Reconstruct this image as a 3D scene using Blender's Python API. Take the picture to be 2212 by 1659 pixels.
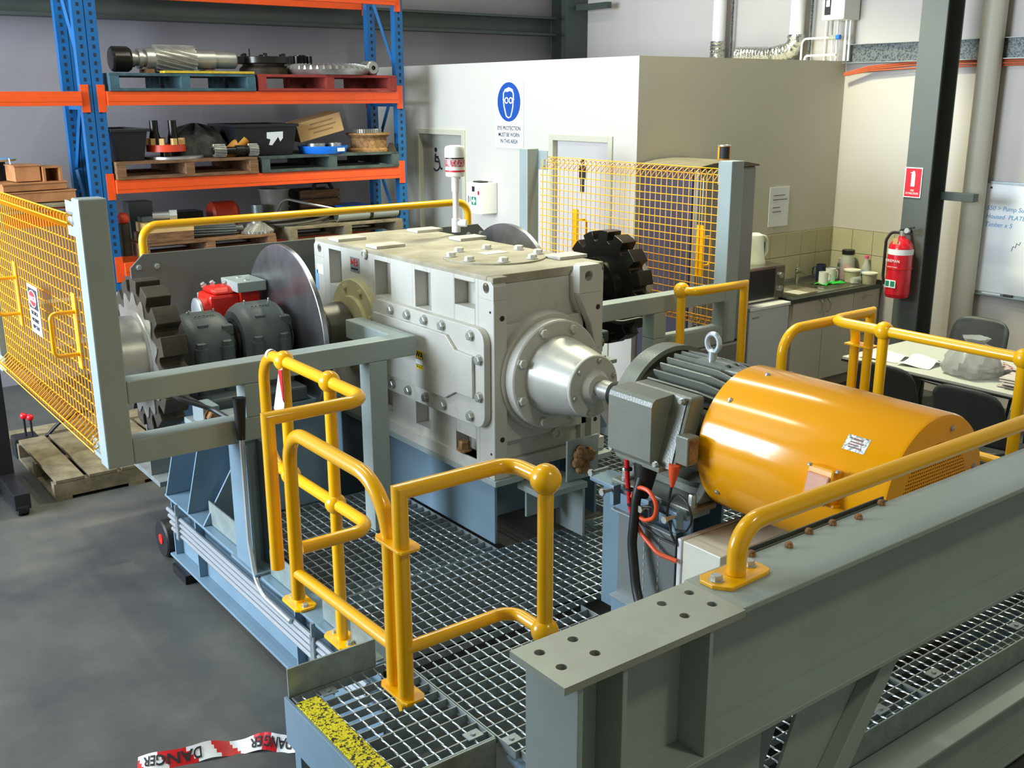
import bpy, bmesh, math, random
from mathutils import Vector, Matrix
PI = math.pi
random.seed(7)
S = bpy.context.scene
COL = S.collection
for o in list(bpy.data.objects): bpy.data.objects.remove(o)

# ---------------------------------------------------------------- camera, light, exposure
def RX(a): return Matrix.Rotation(a, 4, 'X')
def RZ(a): return Matrix.Rotation(a, 4, 'Z')
cam = bpy.data.cameras.new('camera')
cam.sensor_width = 36.0
cam.lens = 2233.5 / 2212 * 36.0
cam.clip_start = 0.05
co = bpy.data.objects.new('camera', cam); COL.objects.link(co)
co.matrix_world = Matrix.Translation((0, 0, 2.53)) @ RZ(math.radians(-36.859)) @ RX(math.radians(90 - 15.608)) @ RZ(math.radians(-0.175))
S.camera = co

w = bpy.data.worlds.new('world'); S.world = w; w.use_nodes = True
bg = w.node_tree.nodes['Background']
bg.inputs[0].default_value = (1.0, 1.0, 0.80, 1); bg.inputs[1].default_value = 0.40

def area(name, loc, rot, sx, sy, power, col, spread=None):
    l = bpy.data.lights.new(name, 'AREA'); l.shape = 'RECTANGLE'; l.size = sx; l.size_y = sy
    l.energy = power; l.color = col
    if spread: l.spread = spread
    o = bpy.data.objects.new(name, l); COL.objects.link(o); o.location = loc; o.rotation_euler = rot
    return o
def spot(name, loc, power, col, ang, blend, r=0.25):
    l = bpy.data.lights.new(name, 'SPOT'); l.energy = power; l.color = col
    l.spot_size = math.radians(ang); l.spot_blend = blend; l.shadow_soft_size = r
    o = bpy.data.objects.new(name, l); COL.objects.link(o); o.location = loc
    return o
# daylight through the open roller door on the left
area('door_daylight', (-4.6, 7.0, 3.1), (0, math.radians(-90), 0), 3.0, 4.8, 1650, (0.74, 0.87, 1.0))
# high-bay lamps with a reflector cut-off
spot('high_bay_lamp_light', (5.8, 5.85, 5.6), 1150, (1.0, 1.0, 0.68), 87, 0.10)
spot('high_bay_lamp_light', (2.6, -0.9, 5.6), 210, (1.0, 1.0, 0.76), 125, 0.10)
# fluorescent battens under the roof
area('fluorescent_batten_light', (0.5, 6.0, 5.7), (0, 0, 0), 0.18, 3.6, 110, (1.0, 1.0, 0.80))
area('fluorescent_batten_light', (4.4, 6.0, 5.7), (0, 0, 0), 0.18, 3.6, 110, (1.0, 1.0, 0.80))
S.view_settings.view_transform = 'Standard'
S.view_settings.look = 'None'
S.view_settings.gamma = 1.0
S.view_settings.use_curve_mapping = False
S.view_settings.exposure = -0.08

# ---------------------------------------------------------------- materials
def lin(c):
    out = []
    for v in c:
        v /= 255.0
        out.append(v / 12.92 if v <= 0.04045 else ((v + 0.055) / 1.055) ** 2.4)
    return out
MATS = {}
def mat(name, rgb, rough=0.5, metal=0.0, var=0.0, scale=6.0, bump=0.0, bscale=60.0, rgb2=None, spec=None, coat=0.0, alpha=1.0, trans=0.0, lo=0.35, hi=0.65, stretch=None):
    if name in MATS: return MATS[name]
    m = bpy.data.materials.new(name); m.use_nodes = True
    nt = m.node_tree; b = nt.nodes['Principled BSDF']
    c = lin(rgb)
    b.inputs['Base Color'].default_value = (*c, 1)
    b.inputs['Roughness'].default_value = rough
    b.inputs['Metallic'].default_value = metal
    if spec is not None: b.inputs['Specular IOR Level'].default_value = spec
    if coat: b.inputs['Coat Weight'].default_value = coat; b.inputs['Coat Roughness'].default_value = 0.12
    if alpha < 1: b.inputs['Alpha'].default_value = alpha
    if trans: b.inputs['Transmission Weight'].default_value = trans
    if var or rgb2 or bump:
        tc = nt.nodes.new('ShaderNodeTexCoord')
        src = tc.outputs['Object']
        if stretch:
            mp = nt.nodes.new('ShaderNodeMapping'); mp.inputs['Scale'].default_value = stretch
            nt.links.new(src, mp.inputs['Vector']); src = mp.outputs[0]
    if var or rgb2:
        n = nt.nodes.new('ShaderNodeTexNoise'); n.inputs['Scale'].default_value = scale; n.inputs['Detail'].default_value = 6; n.inputs['Roughness'].default_value = 0.62
        nt.links.new(src, n.inputs['Vector'])
        r = nt.nodes.new('ShaderNodeValToRGB')
        c2 = lin(rgb2) if rgb2 else [x * (1 - var) for x in c]
        r.color_ramp.elements[0].position = lo; r.color_ramp.elements[1].position = hi
        r.color_ramp.elements[0].color = (*c2, 1); r.color_ramp.elements[1].color = (*c, 1)
        nt.links.new(n.outputs['Fac'], r.inputs['Fac']); nt.links.new(r.outputs['Color'], b.inputs['Base Color'])
    if bump:
        n2 = nt.nodes.new('ShaderNodeTexNoise'); n2.inputs['Scale'].default_value = bscale; n2.inputs['Detail'].default_value = 3
        nt.links.new(src, n2.inputs['Vector'])
        bp = nt.nodes.new('ShaderNodeBump'); bp.inputs['Strength'].default_value = bump; bp.inputs['Distance'].default_value = 0.01
        nt.links.new(n2.outputs['Fac'], bp.inputs['Height']); nt.links.new(bp.outputs['Normal'], b.inputs['Normal'])
    MATS[name] = m
    return m
yel   = mat('safety_yellow_gloss', (246, 182, 6), 0.24, coat=0.3, bump=0.04, bscale=25)
yelw  = mat('safety_yellow_wire', (246, 172, 12), 0.45)
grey  = mat('grey_machine_paint', (146, 158, 160), 0.42, var=0.10, scale=5, bump=0.03, bscale=80)
grey2 = mat('grey_beam_paint', (154, 166, 164), 0.38, var=0.08, scale=4, bump=0.03, bscale=90)
blug  = mat('blue_grey_skid_paint', (116, 140, 156), 0.38, var=0.10, scale=5)
platem= mat('grey_plate_paint', (112, 118, 116), 0.4, var=0.08, scale=3)
bare  = mat('bare_primed_steel', (172, 178, 168), 0.45, metal=0.35, var=0.18, scale=4)
gbox  = mat('gearbox_enamel', (192, 190, 182), 0.40, rgb2=(168, 164, 148), scale=7, lo=0.22, hi=0.42, bump=0.08, bscale=120)
gboxt = mat('gearbox_dusty_top', (172, 166, 148), 0.7, rgb2=(134, 126, 104), scale=5, lo=0.3, hi=0.7, bump=0.06, bscale=90)
alum  = mat('cast_cone_paint', (186, 186, 178), 0.33, metal=0.25, rgb2=(140, 138, 122), scale=14, lo=0.22, hi=0.42)
olive = mat('olive_cover_paint', (190, 182, 140), 0.45, var=0.2, scale=8)
boltm = mat('zinc_bolt', (190, 192, 186), 0.35, metal=0.7)
steel = mat('machined_steel', (190, 190, 184), 0.34, metal=0.7, rgb2=(150, 148, 142), scale=5, lo=0.3, hi=0.7)
steeld= mat('disc_steel', (176, 178, 182), 0.30, metal=0.9, rgb2=(120, 116, 118), scale=3.5, lo=0.3, hi=0.7)
darks = mat('oiled_dark_steel', (50, 48, 44), 0.26, metal=0.6, var=0.3, scale=8)
rustd = mat('dark_rusty_steel', (70, 60, 46), 0.65, metal=0.2, rgb2=(44, 40, 32), scale=9)
rust  = mat('orange_rust', (168, 128, 82), 0.85, rgb2=(112, 80, 50), scale=30, bump=0.4)
iron  = mat('cast_iron_grey', (84, 92, 92), 0.45, var=0.15, scale=10, bump=0.12, bscale=120)
motg  = mat('motor_grey_enamel', (122, 126, 116), 0.28, var=0.08, scale=10, bump=0.12, bscale=140)
cowl  = mat('orange_yellow_cowl', (246, 166, 0), 0.16, coat=0.4, var=0.05, scale=3)
redp  = mat('red_caliper_paint', (212, 34, 22), 0.35, bump=0.05)
black = mat('black_rubber', (22, 22, 24), 0.5)
blackp= mat('black_plastic', (30, 31, 33), 0.35, var=0.2, scale=12)
orange= mat('orange_cable', (226, 84, 40), 0.4)
corng = mat('dull_orange_conduit', (186, 84, 44), 0.55)
galv  = mat('galvanised_steel', (168, 178, 180), 0.4, metal=0.6, var=0.25, scale=14)
galvr = mat('galvanised_rod', (200, 208, 212), 0.3, metal=0.7)
galvp = mat('galvanised_plate', (160, 172, 168), 0.42, metal=0.45, var=0.25, scale=18)
white = mat('white_enamel', (226, 226, 222), 0.35)
whitep= mat('white_paper', (230, 232, 234), 0.8)
wallb = mat('back_wall_shaded_paint', (142, 138, 142), 0.75, var=0.05, scale=1.2, bump=0.03, bscale=150)  # greyed below the other walls; weak light at the back put into the colour
wallr = mat('right_wall_shaded_paint', (186, 180, 176), 0.75, var=0.04, scale=1.2, bump=0.03, bscale=150)  # darker than the cream walls; excess door daylight offset in the colour
wall  = mat('cream_wall_paint', (200, 196, 186), 0.7, var=0.03, scale=1.2, bump=0.03, bscale=150)
wallk = mat('kitchen_wall_light_tinted_paint', (200, 196, 180), 0.7, var=0.04, scale=1.5, bump=0.03, bscale=150)  # same cream paint, with the duller olive light mixed into the colour
conc  = mat('workshop_concrete', (88, 87, 80), 0.6, rgb2=(54, 57, 60), scale=0.9, lo=0.36, hi=0.62, bump=0.06, bscale=40)
roofm = mat('roof_sheet', (150, 152, 150), 0.7)
colg  = mat('grey_column_paint', (88, 94, 90), 0.45, var=0.06, scale=3)
colgd = mat('dark_green_steel_paint', (62, 70, 66), 0.5)
blue  = mat('rack_blue', (24, 94, 152), 0.38, var=0.12, scale=6)
rorg  = mat('rack_orange', (232, 84, 26), 0.4, var=0.1, scale=6)
woodb = mat('pallet_brown_wood', (134, 96, 62), 0.8, rgb2=(88, 60, 38), scale=6, stretch=(1, 6, 6), bump=0.1)
woodg = mat('weathered_wood', (136, 124, 98), 0.85, rgb2=(92, 82, 62), scale=6, bump=0.1)
woodbl= mat('pallet_blue_wood', (58, 92, 104), 0.8, rgb2=(44, 62, 66), scale=7, bump=0.1)
woodr = mat('pallet_red_wood', (160, 52, 44), 0.75, rgb2=(120, 44, 36), scale=6, bump=0.1)
woodgr= mat('pallet_grey_green_wood', (72, 86, 82), 0.8, rgb2=(48, 56, 54), scale=7, bump=0.1)
timber= mat('pale_timber', (206, 170, 110), 0.75, var=0.15, scale=8)
cardb = mat('cardboard', (196, 158, 104), 0.85, var=0.1, scale=6)
bluep = mat('blue_plastic', (28, 112, 214), 0.3)
redh  = mat('red_orange_paint', (214, 66, 38), 0.45, var=0.1, scale=9)
tilem = mat('beige_tile', (182, 176, 146), 0.3, var=0.06, scale=6)
grout = mat('grout', (110, 104, 84), 0.9)
lamin = mat('cream_laminate', (204, 198, 184), 0.45, var=0.03, scale=4)
wtop  = mat('dark_worktop', (58, 64, 62), 0.35, var=0.3, scale=60)
inox  = mat('stainless', (178, 176, 166), 0.25, metal=1.0)
fridgem = mat('fridge_charcoal', (86, 84, 100), 0.35, metal=0.4)
fridges = mat('fridge_side', (134, 132, 128), 0.4, metal=0.3)
green = mat('green_cloth', (40, 176, 52), 0.8)
redsign = mat('sign_red', (206, 24, 44), 0.45)
redext = mat('extinguisher_red', (204, 24, 42), 0.25, coat=0.3)
bluesign = mat('sign_blue', (16, 76, 162), 0.45)
whites = mat('sign_white', (232, 234, 238), 0.45)
blackt = mat('print_black', (24, 24, 28), 0.6)
greent = mat('print_green', (20, 130, 92), 0.6)
inkb  = mat('marker_blue', (96, 156, 206), 0.6)
chairm = mat('charcoal_plastic_chair', (54, 58, 58), 0.5, bump=0.05, bscale=200)
tablem = mat('table_top_laminate', (206, 208, 200), 0.45)
navy  = mat('navy_mug', (30, 38, 66), 0.3)
greym = mat('grey_mug', (150, 148, 142), 0.35)
tubm  = mat('translucent_tub', (196, 192, 162), 0.35, alpha=0.75)
glassm = mat('clear_glass', (220, 226, 226), 0.08, alpha=0.35)
bagm  = mat('plastic_bag_film', (178, 184, 184), 0.3, alpha=0.62, var=0.1, scale=12)
foil  = mat('crinkled_foil', (200, 200, 196), 0.22, metal=1.0, bump=0.9, bscale=45)
pvc   = mat('white_pvc_pipe', (216, 214, 216), 0.4)
ppipe = mat('cream_painted_pipe', (204, 198, 182), 0.5)
tiger = mat('nosing_yellow_grit', (216, 200, 22), 0.85, rgb2=(40, 38, 16), scale=95, lo=0.43, hi=0.50, bump=0.5, bscale=120)
cream = mat('cabinet_cream', (222, 220, 204), 0.4)
lilac = mat('cabinet_side', (222, 218, 222), 0.4)
pink  = mat('pink_cap', (226, 84, 130), 0.4)
amber = mat('coffee_can_amber', (222, 150, 34), 0.35)
brownf = mat('jar_contents_red', (150, 66, 46), 0.7)
dgreen = mat('dark_green_tin', (60, 66, 60), 0.5)
foilp = mat('nameplate_foil', (150, 156, 162), 0.3, metal=1.0, bump=0.3, bscale=60)
brickp = mat('junction_lid_pink', (214, 150, 118), 0.4, var=0.12, scale=20)
tarpm = mat('dirty_tarp', (84, 82, 78), 0.6, rgb2=(36, 38, 36), scale=12)
amberd = mat('tarp_amber', (176, 116, 34), 0.6)
fabr  = mat('patterned_fabric', (206, 196, 194), 0.8, rgb2=(150, 34, 48), scale=26, lo=0.42, hi=0.5)
newsp = mat('newsprint', (206, 198, 194), 0.8, rgb2=(150, 96, 92), scale=22, lo=0.36, hi=0.44)
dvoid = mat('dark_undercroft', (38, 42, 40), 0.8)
traym = mat('perforated_galv_tray', (112, 116, 116), 0.5, metal=0.3, rgb2=(66, 70, 70), scale=70, lo=0.45, hi=0.5)
leafd = mat('door_leaf_paint', (160, 158, 148), 0.5)
leafd2 = mat('door_leaf_paint_pale', (192, 188, 184), 0.5)
framep = mat('door_frame_paint', (190, 188, 168), 0.5)
lbluep = mat('light_blue_label', (130, 176, 220), 0.5)
lredp = mat('danger_tape_red', (204, 22, 34), 0.4)
kettlem = mat('kettle_white', (222, 226, 208), 0.35)
barw  = mat('bar_fridge_white', (202, 206, 208), 0.4)

# ---------------------------------------------------------------- mesh builder
FR = (1.0, 0.0)          # per-group rescale about the camera and height offset, for coordinates read off image pixels
MACH = (1.0, 0.13)       # machine: levels worked out from image pixels, raised together with the camera
ROOM = (1.0542, 0.0)     # room: image coordinates enlarged along the camera's sight lines
RACK = (1.035, 0.046)  # rack: image coordinates enlarged about the camera by a factor of its own
def frame(f):
    global FR
    FR = f
def W(v): return Vector((v[0] * FR[0], v[1] * FR[0], v[2] * FR[0] + FR[1]))

def basis(axis):
    a = Vector(axis).normalized()
    t = Vector((0, 0, 1)) if abs(a.z) < 0.9 else Vector((1, 0, 0))
    u = t.cross(a).normalized(); v = a.cross(u)
    return a, u, v
def fillet(pts, rad, seg=6):
    pts = [Vector(p) for p in pts]
    if not isinstance(rad, (list, tuple)): rad = [rad] * len(pts)
    out = [pts[0]]
    for i in range(1, len(pts) - 1):
        r = rad[i]
        p, a, b = pts[i], pts[i - 1], pts[i + 1]
        if r <= 0: out.append(p); continue
        d1 = (a - p).normalized(); d2 = (b - p).normalized()
        ang = d1.angle(d2)
        if ang > 3.1: out.append(p); continue
        t = min(r / math.tan(ang / 2), (a - p).length * 0.49 if i > 1 else (a - p).length * .95, (b - p).length * 0.49 if i < len(pts) - 2 else (b - p).length * .95)
        rr = t * math.tan(ang / 2)
        c = p + (d1 + d2).normalized() * (rr / math.sin(ang / 2))
        s = p + d1 * t - c; e = p + d2 * t - c
        n = s.cross(e).normalized(); tot = s.angle(e)
        for k in range(seg + 1):
            out.append(c + Matrix.Rotation(tot * k / seg, 3, n) @ s)
    out.append(pts[-1])
    return out

class MB:
    def __init__(s): s.v = []; s.f = []; s.sm = []
    def add(s, verts, faces, smooth=False):
        b = len(s.v); s.v += [Vector(v) for v in verts]
        for f in faces: s.f.append([b + i for i in f]); s.sm.append(smooth)
        return s
    def box(s, x0, x1, y0, y1, z0, z1):
        return s.add([(x0,y0,z0),(x1,y0,z0),(x1,y1,z0),(x0,y1,z0),(x0,y0,z1),(x1,y0,z1),(x1,y1,z1),(x0,y1,z1)],
            [(0,3,2,1),(4,5,6,7),(0,1,5,4),(1,2,6,5),(2,3,7,6),(3,0,4,7)])
    def cbox(s, c, sx, sy, sz, rot=None):
        m = MB().box(-sx/2, sx/2, -sy/2, sy/2, -sz/2, sz/2)
        return s.merge(m, c, rot)
    def merge(s, m, c=(0,0,0), rot=None):
        b = len(s.v); c = Vector(c)
        s.v += [((rot @ v) if rot else v) + c for v in m.v]
        for f, k in zip(m.f, m.sm): s.f.append([b + i for i in f]); s.sm.append(k)
        return s
    def prism(s, pts, vec):
        n = len(pts); vec = Vector(vec)
        vs = [Vector(p) for p in pts] + [Vector(p) + vec for p in pts]
        nrm = Vector((0,0,0))
        for i in range(n): nrm += vs[i].cross(vs[(i+1) % n])
        fl = nrm.dot(vec) > 0
        fs = [tuple(range(n))[::-1], tuple(range(n, 2*n))] + [(i, (i+1) % n, n + (i+1) % n, n + i) for i in range(n)]
        if not fl: fs = [f[::-1] for f in fs]
        return s.add(vs, fs)
    def ax(s, axis, pts, a0, a1):
        if axis == 'x': return s.prism([(a0, p, q) for p, q in pts], (a1 - a0, 0, 0))
        if axis == 'y': return s.prism([(p, a0, q) for p, q in pts], (0, a1 - a0, 0))
        return s.prism([(p, q, a0) for p, q in pts], (0, 0, a1 - a0))
    def lathe(s, c, axis, prof, n=24, smooth=True, cap=True):
        a, u, v = basis(axis); c = Vector(c)
        rings = []; b = len(s.v)
        for t, r in prof:
            if r <= 1e-6:
                rings.append([len(s.v)]); s.v.append(c + a * t)
            else:
                rings.append(list(range(len(s.v), len(s.v) + n)))
                for k in range(n):
                    th = 2 * PI * k / n
                    s.v.append(c + a * t + (u * math.cos(th) + v * math.sin(th)) * r)
        for i in range(len(rings) - 1):
            A, B = rings[i], rings[i+1]
            flat = abs(prof[i][0] - prof[i+1][0]) < 1e-6
            for k in range(n):
                k2 = (k + 1) % n
                if len(A) == 1 and len(B) == 1: break
                if len(A) == 1: s.f.append([A[0], B[k2], B[k]][::-1])
                elif len(B) == 1: s.f.append([A[k], A[k2], B[0]])
                else: s.f.append([A[k], A[k2], B[k2], B[k]])
                s.sm.append(smooth and not flat)
        if cap:
            if len(rings[0]) > 1: s.f.append(rings[0][::-1]); s.sm.append(False)
            if len(rings[-1]) > 1: s.f.append(list(rings[-1])); s.sm.append(False)
        return s
    def cyl(s, p0, p1, r, n=20, r1=None, smooth=True, cap=True):
        p0 = Vector(p0); p1 = Vector(p1); L = (p1 - p0).length
        return s.lathe(p0, p1 - p0, [(0, r), (L, r if r1 is None else r1)], n, smooth, cap)
    def ring(s, c, axis, ro, ri, h, n=32):
        return s.lathe(c, axis, [(0, ri), (0, ro), (h, ro), (h, ri), (0, ri)], n, True, False)
    def sphere(s, c, r, n=16, sq=1.0):
        k = max(6, n // 2)
        return s.lathe(c, (0,0,1), [(-r * sq * math.cos(PI * i / k), r * math.sin(PI * i / k) if 0 < i < k else 0) for i in range(k + 1)], n, True, False)
    def tube(s, path, r, n=12, cap=True, smooth=True, closed=False):
        path = [Vector(p) for p in path]; N = len(path)
        tang = []
        for i in range(N):
            if closed: d = (path[(i+1) % N] - path[i]).normalized() + (path[i] - path[i-1]).normalized()
            elif i == 0: d = path[1] - path[0]
            elif i == N - 1: d = path[-1] - path[-2]
            else: d = (path[i+1] - path[i]).normalized() + (path[i] - path[i-1]).normalized()
            tang.append(d.normalized())
        a, u, v = basis(tang[0]); rings = []
        for i in range(N):
            if i:
                q = tang[i-1].rotation_difference(tang[i]); u = q @ u; v = q @ v
            sc = 1.0
            U, V = u, v
            rings.append(range(len(s.v), len(s.v) + n))
            if 0 < i < N - 1 or closed:
                d1 = (path[i] - path[i-1]).normalized(); d2 = (path[(i+1) % N] - path[i]).normalized()
                cosh = max(0.3, tang[i].dot(d1)); bis = (d2 - d1)
                if bis.length > 1e-4: bis.normalize()
                else: bis = None
            else: bis = None
            for k in range(n):
                th = 2 * PI * k / n
                off = (U * math.cos(th) + V * math.sin(th)) * r
                if bis is not None: off += bis * off.dot(bis) * (1 / cosh - 1)
                s.v.append(path[i] + off)
        M = N if closed else N - 1
        for i in range(M):
            A, B = rings[i], rings[(i+1) % N]
            for k in range(n):
                k2 = (k + 1) % n
                s.f.append([A[k], A[k2], B[k2], B[k]]); s.sm.append(smooth)
        if cap and not closed:
            s.f.append(list(rings[0])[::-1]); s.sm.append(False); s.f.append(list(rings[-1])); s.sm.append(False)
        return s
    def hexb(s, c, axis, r, h):
        a, u, v = basis(axis); c = Vector(c)
        s.lathe(c, axis, [(0, r * 1.25), (h * 0.18, r * 1.25)], 12)
        return s.lathe(c + a * h * 0.18, axis, [(0, r), (h * .7, r), (h * .82, r * .8)], 6, False)
    def grid(s, axis, a0, a1, rect, holes):
        us = sorted({rect[0], rect[1]} | {h[0] for h in holes} | {h[1] for h in holes})
        vs = sorted({rect[2], rect[3]} | {h[2] for h in holes} | {h[3] for h in holes})
        for i in range(len(us) - 1):
            run = None
            for j in range(len(vs) - 1):
                cu, cv = (us[i] + us[i+1]) / 2, (vs[j] + vs[j+1]) / 2
                hole = any(h[0] < cu < h[1] and h[2] < cv < h[3] for h in holes)
                if not hole and run is None: run = vs[j]
                if (hole or j == len(vs) - 2) and run is not None:
                    e = vs[j] if hole else vs[j+1]
                    if axis == 'x': s.box(a0, a1, us[i], us[i+1], run, e)
                    elif axis == 'y': s.box(us[i], us[i+1], a0, a1, run, e)
                    else: s.box(us[i], us[i+1], run, e, a0, a1)
                    run = None
        return s
    def holed(s, axis, a0, a1, outer, c, r):
        """plate with outer outline (2D list) and one round hole"""
        n = 24; ci = []; oi = []
        for k in range(n):
            th = 2 * PI * k / n
            d = (math.cos(th), math.sin(th)); ci.append((c[0] + d[0] * r, c[1] + d[1] * r))
            best = None
            for i in range(len(outer)):
                p, q = outer[i], outer[(i+1) % len(outer)]
                ex, ey = q[0] - p[0], q[1] - p[1]; den = d[0] * ey - d[1] * ex
                if abs(den) < 1e-12: continue
                t = ((p[0] - c[0]) * ey - (p[1] - c[1]) * ex) / den
                m = ((p[0] - c[0]) * d[1] - (p[1] - c[1]) * d[0]) / den
                if t > 0 and -1e-9 <= m <= 1 + 1e-9 and (best is None or t > best): best = t
            oi.append((c[0] + d[0] * best, c[1] + d[1] * best))
        for p in outer:   # snap nearest sample to every corner
            k = min(range(n), key=lambda k: (oi[k][0] - p[0]) ** 2 + (oi[k][1] - p[1]) ** 2); oi[k] = p
        def P3(p, a): return (a, p[0], p[1]) if axis == 'x' else ((p[0], a, p[1]) if axis == 'y' else (p[0], p[1], a))
        vs = [P3(p, a0) for p in oi] + [P3(p, a0) for p in ci] + [P3(p, a1) for p in oi] + [P3(p, a1) for p in ci]
        fs = []
        for k in range(n):
            m = (k + 1) % n
            fs += [(k, m, n + m, n + k), (2*n + m, 2*n + k, 3*n + k, 3*n + m), (m, k, 2*n + k, 2*n + m), (n + k, n + m, 3*n + m, 3*n + k)]
        return s.add(vs, fs)
    def mesh(s, name, org=(0,0,0), conv=True):
        me = bpy.data.meshes.new(name)
        org = Vector(org)
        me.from_pydata([(W(v) - org) if conv else v for v in s.v], [], s.f)
        me.polygons.foreach_set('use_smooth', s.sm)
        me.update()
        bm = bmesh.new(); bm.from_mesh(me); bmesh.ops.recalc_face_normals(bm, faces=bm.faces); bm.to_mesh(me); bm.free()
        if any(s.sm): me.set_sharp_from_angle(angle=math.radians(32))
        return me

LOC = {}
def tagp(o, label=None, cat=None, group=None, kind=None):
    if label: o['label'] = label
    if cat: o['category'] = cat
    if group: o['group'] = group
    if kind: o['kind'] = kind
    return o
def bev(o, b):
    if b:
        m = o.modifiers.new('bevel', 'BEVEL'); m.width = b * FR[0]; m.segments = 2; m.limit_method = 'ANGLE'; m.angle_limit = math.radians(40)
def thing(name, label, cat, loc, group=None, kind=None):
    o = bpy.data.objects.new(name, None); COL.objects.link(o); o.empty_display_size = 0.05
    wl = W(loc); o.location = wl; LOC[o.name] = wl
    return tagp(o, label, cat, group, kind)
def islands(mb):
    """groups of faces that touch or nearly touch"""
    n = len(mb.v); par_ = list(range(n))
    def fd(a):
        while par_[a] != a: par_[a] = par_[par_[a]]; a = par_[a]
        return a
    for f in mb.f:
        r = fd(f[0])
        for i in f[1:]: par_[fd(i)] = r
    used = sorted({i for f in mb.f for i in f}); box = {}
    for i in used:
        r = fd(i); v = mb.v[i]
        b = box.setdefault(r, [v.x, v.y, v.z, v.x, v.y, v.z])
        b[0] = min(b[0], v.x); b[1] = min(b[1], v.y); b[2] = min(b[2], v.z); b[3] = max(b[3], v.x); b[4] = max(b[4], v.y); b[5] = max(b[5], v.z)
    keys = list(box)
    if len(keys) > 80 or len(keys) == 1: return None
    grp = {k: k for k in keys}
    def gf(a):
        while grp[a] != a: a = grp[a]
        return a
    e = .003
    for i, a in enumerate(keys):
        for b in keys[i + 1:]:
            A, B = box[a], box[b]
            if all(A[k] - e <= B[k + 3] and B[k] - e <= A[k + 3] for k in range(3)): grp[gf(a)] = gf(b)
    roots = {}
    for fi, f in enumerate(mb.f): roots.setdefault(gf(fd(f[0])), []).append(fi)
    if len(roots) == 1: return None
    out = []
    for fl in roots.values():
        idx = {}; m = MB()
        for fi in fl:
            for i in mb.f[fi]:
                if i not in idx: idx[i] = len(m.v); m.v.append(mb.v[i])
            m.f.append([idx[i] for i in mb.f[fi]]); m.sm.append(mb.sm[fi])
        out.append(m)
    return out
def part(name, mb, m, parent, bevel=0, label=None, kind=None):
    org = LOC[parent.name]
    if kind is None and 'print' not in name and 'lettering' not in name and 'symbol' not in name and 'head' not in name and 'chevron' not in name and 'band' not in name:
        sub = islands(mb)
        if sub:
            return [part(name, q, m, parent, bevel, label, 'whole') for q in sub][0]
    if kind == 'whole': kind = None
    me = mb.mesh(name, org); me.materials.append(m)
    o = bpy.data.objects.new(name, me); COL.objects.link(o); o.parent = parent; LOC[o.name] = org
    bev(o, bevel); tagp(o, label, kind=kind)
    return o
def solo(name, mb, m, label=None, cat=None, group=None, kind=None, bevel=0):
    vs = [W(v) for v in mb.v]
    xs = [v.x for v in vs]; ys = [v.y for v in vs]; zs = [v.z for v in vs]
    org = Vector(((min(xs) + max(xs)) / 2, (min(ys) + max(ys)) / 2, min(zs)))
    me = mb.mesh(name, org); me.materials.append(m)
    o = bpy.data.objects.new(name, me); COL.objects.link(o); o.location = org; LOC[o.name] = org
    bev(o, bevel); return tagp(o, label, cat, group, kind)
def insts(name, mb, m, parent, spots, bevel=0):
    """alike pieces of one thing: mesh modelled round the origin, shared"""
    me = mb.mesh(name, (0, 0, FR[1])); me.materials.append(m)
    org = LOC[parent.name]; out = []
    for p in spots:
        rot = None
        if len(p) == 2 and not isinstance(p[0], (int, float)): p, rot = p
        o = bpy.data.objects.new(name, me); COL.objects.link(o); o.parent = parent
        o.location = W(p) - org
        if rot is not None: o.rotation_euler = rot
        LOC[o.name] = org + o.location
        if bevel: bev(o, bevel)
        out.append(o)
    return out
def dup(root, delta, label=None, group=None, rotz=0):
    def cp(o, par):
        c = o.copy(); COL.objects.link(c)
        if par: c.parent = par
        LOC[c.name] = LOC.get(o.name, Vector())
        for ch in o.children: cp(ch, c)
        return c
    r = cp(root, None); r.location = root.location + Vector(delta)
    if rotz: r.rotation_euler.z = root.rotation_euler.z + rotz
    if label: r['label'] = label
    if group: r['group'] = group
    return r
def text(name, body, size, m, parent, loc, xdir, ydir, depth=0.0006, align='CENTER', bold=0.0, sx=1.0, shear=0):
    """flat printed lettering: loc = centre-left of baseline in image-derived units"""
    cu = bpy.data.curves.new(name, 'FONT'); cu.body = body; cu.size = size; cu.align_x = align; cu.extrude = depth; cu.offset = bold; cu.shear = shear
    o = bpy.data.objects.new(name, cu); COL.objects.link(o)
    dg = bpy.context.evaluated_depsgraph_get()
    me = bpy.data.meshes.new_from_object(o.evaluated_get(dg)); bpy.data.objects.remove(o)
    X = Vector(xdir).normalized(); Y = Vector(ydir).normalized(); Zd = X.cross(Y)
    for v in me.vertices:
        c = v.co * FR[0]
        v.co = X * c.x * sx + Y * c.y + Zd * c.z
    me.materials.clear(); me.materials.append(m); me.update()
    ob = bpy.data.objects.new(name, me); COL.objects.link(ob); ob.parent = parent
    ob.location = W(loc) - LOC[parent.name]
    LOC[ob.name] = W(loc)
    return ob
def circ2(cx, cy, r, n=24, a0=0.0): return [(cx + r * math.cos(a0 + 2 * PI * k / n), cy + r * math.sin(a0 + 2 * PI * k / n)) for k in range(n)]


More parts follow.
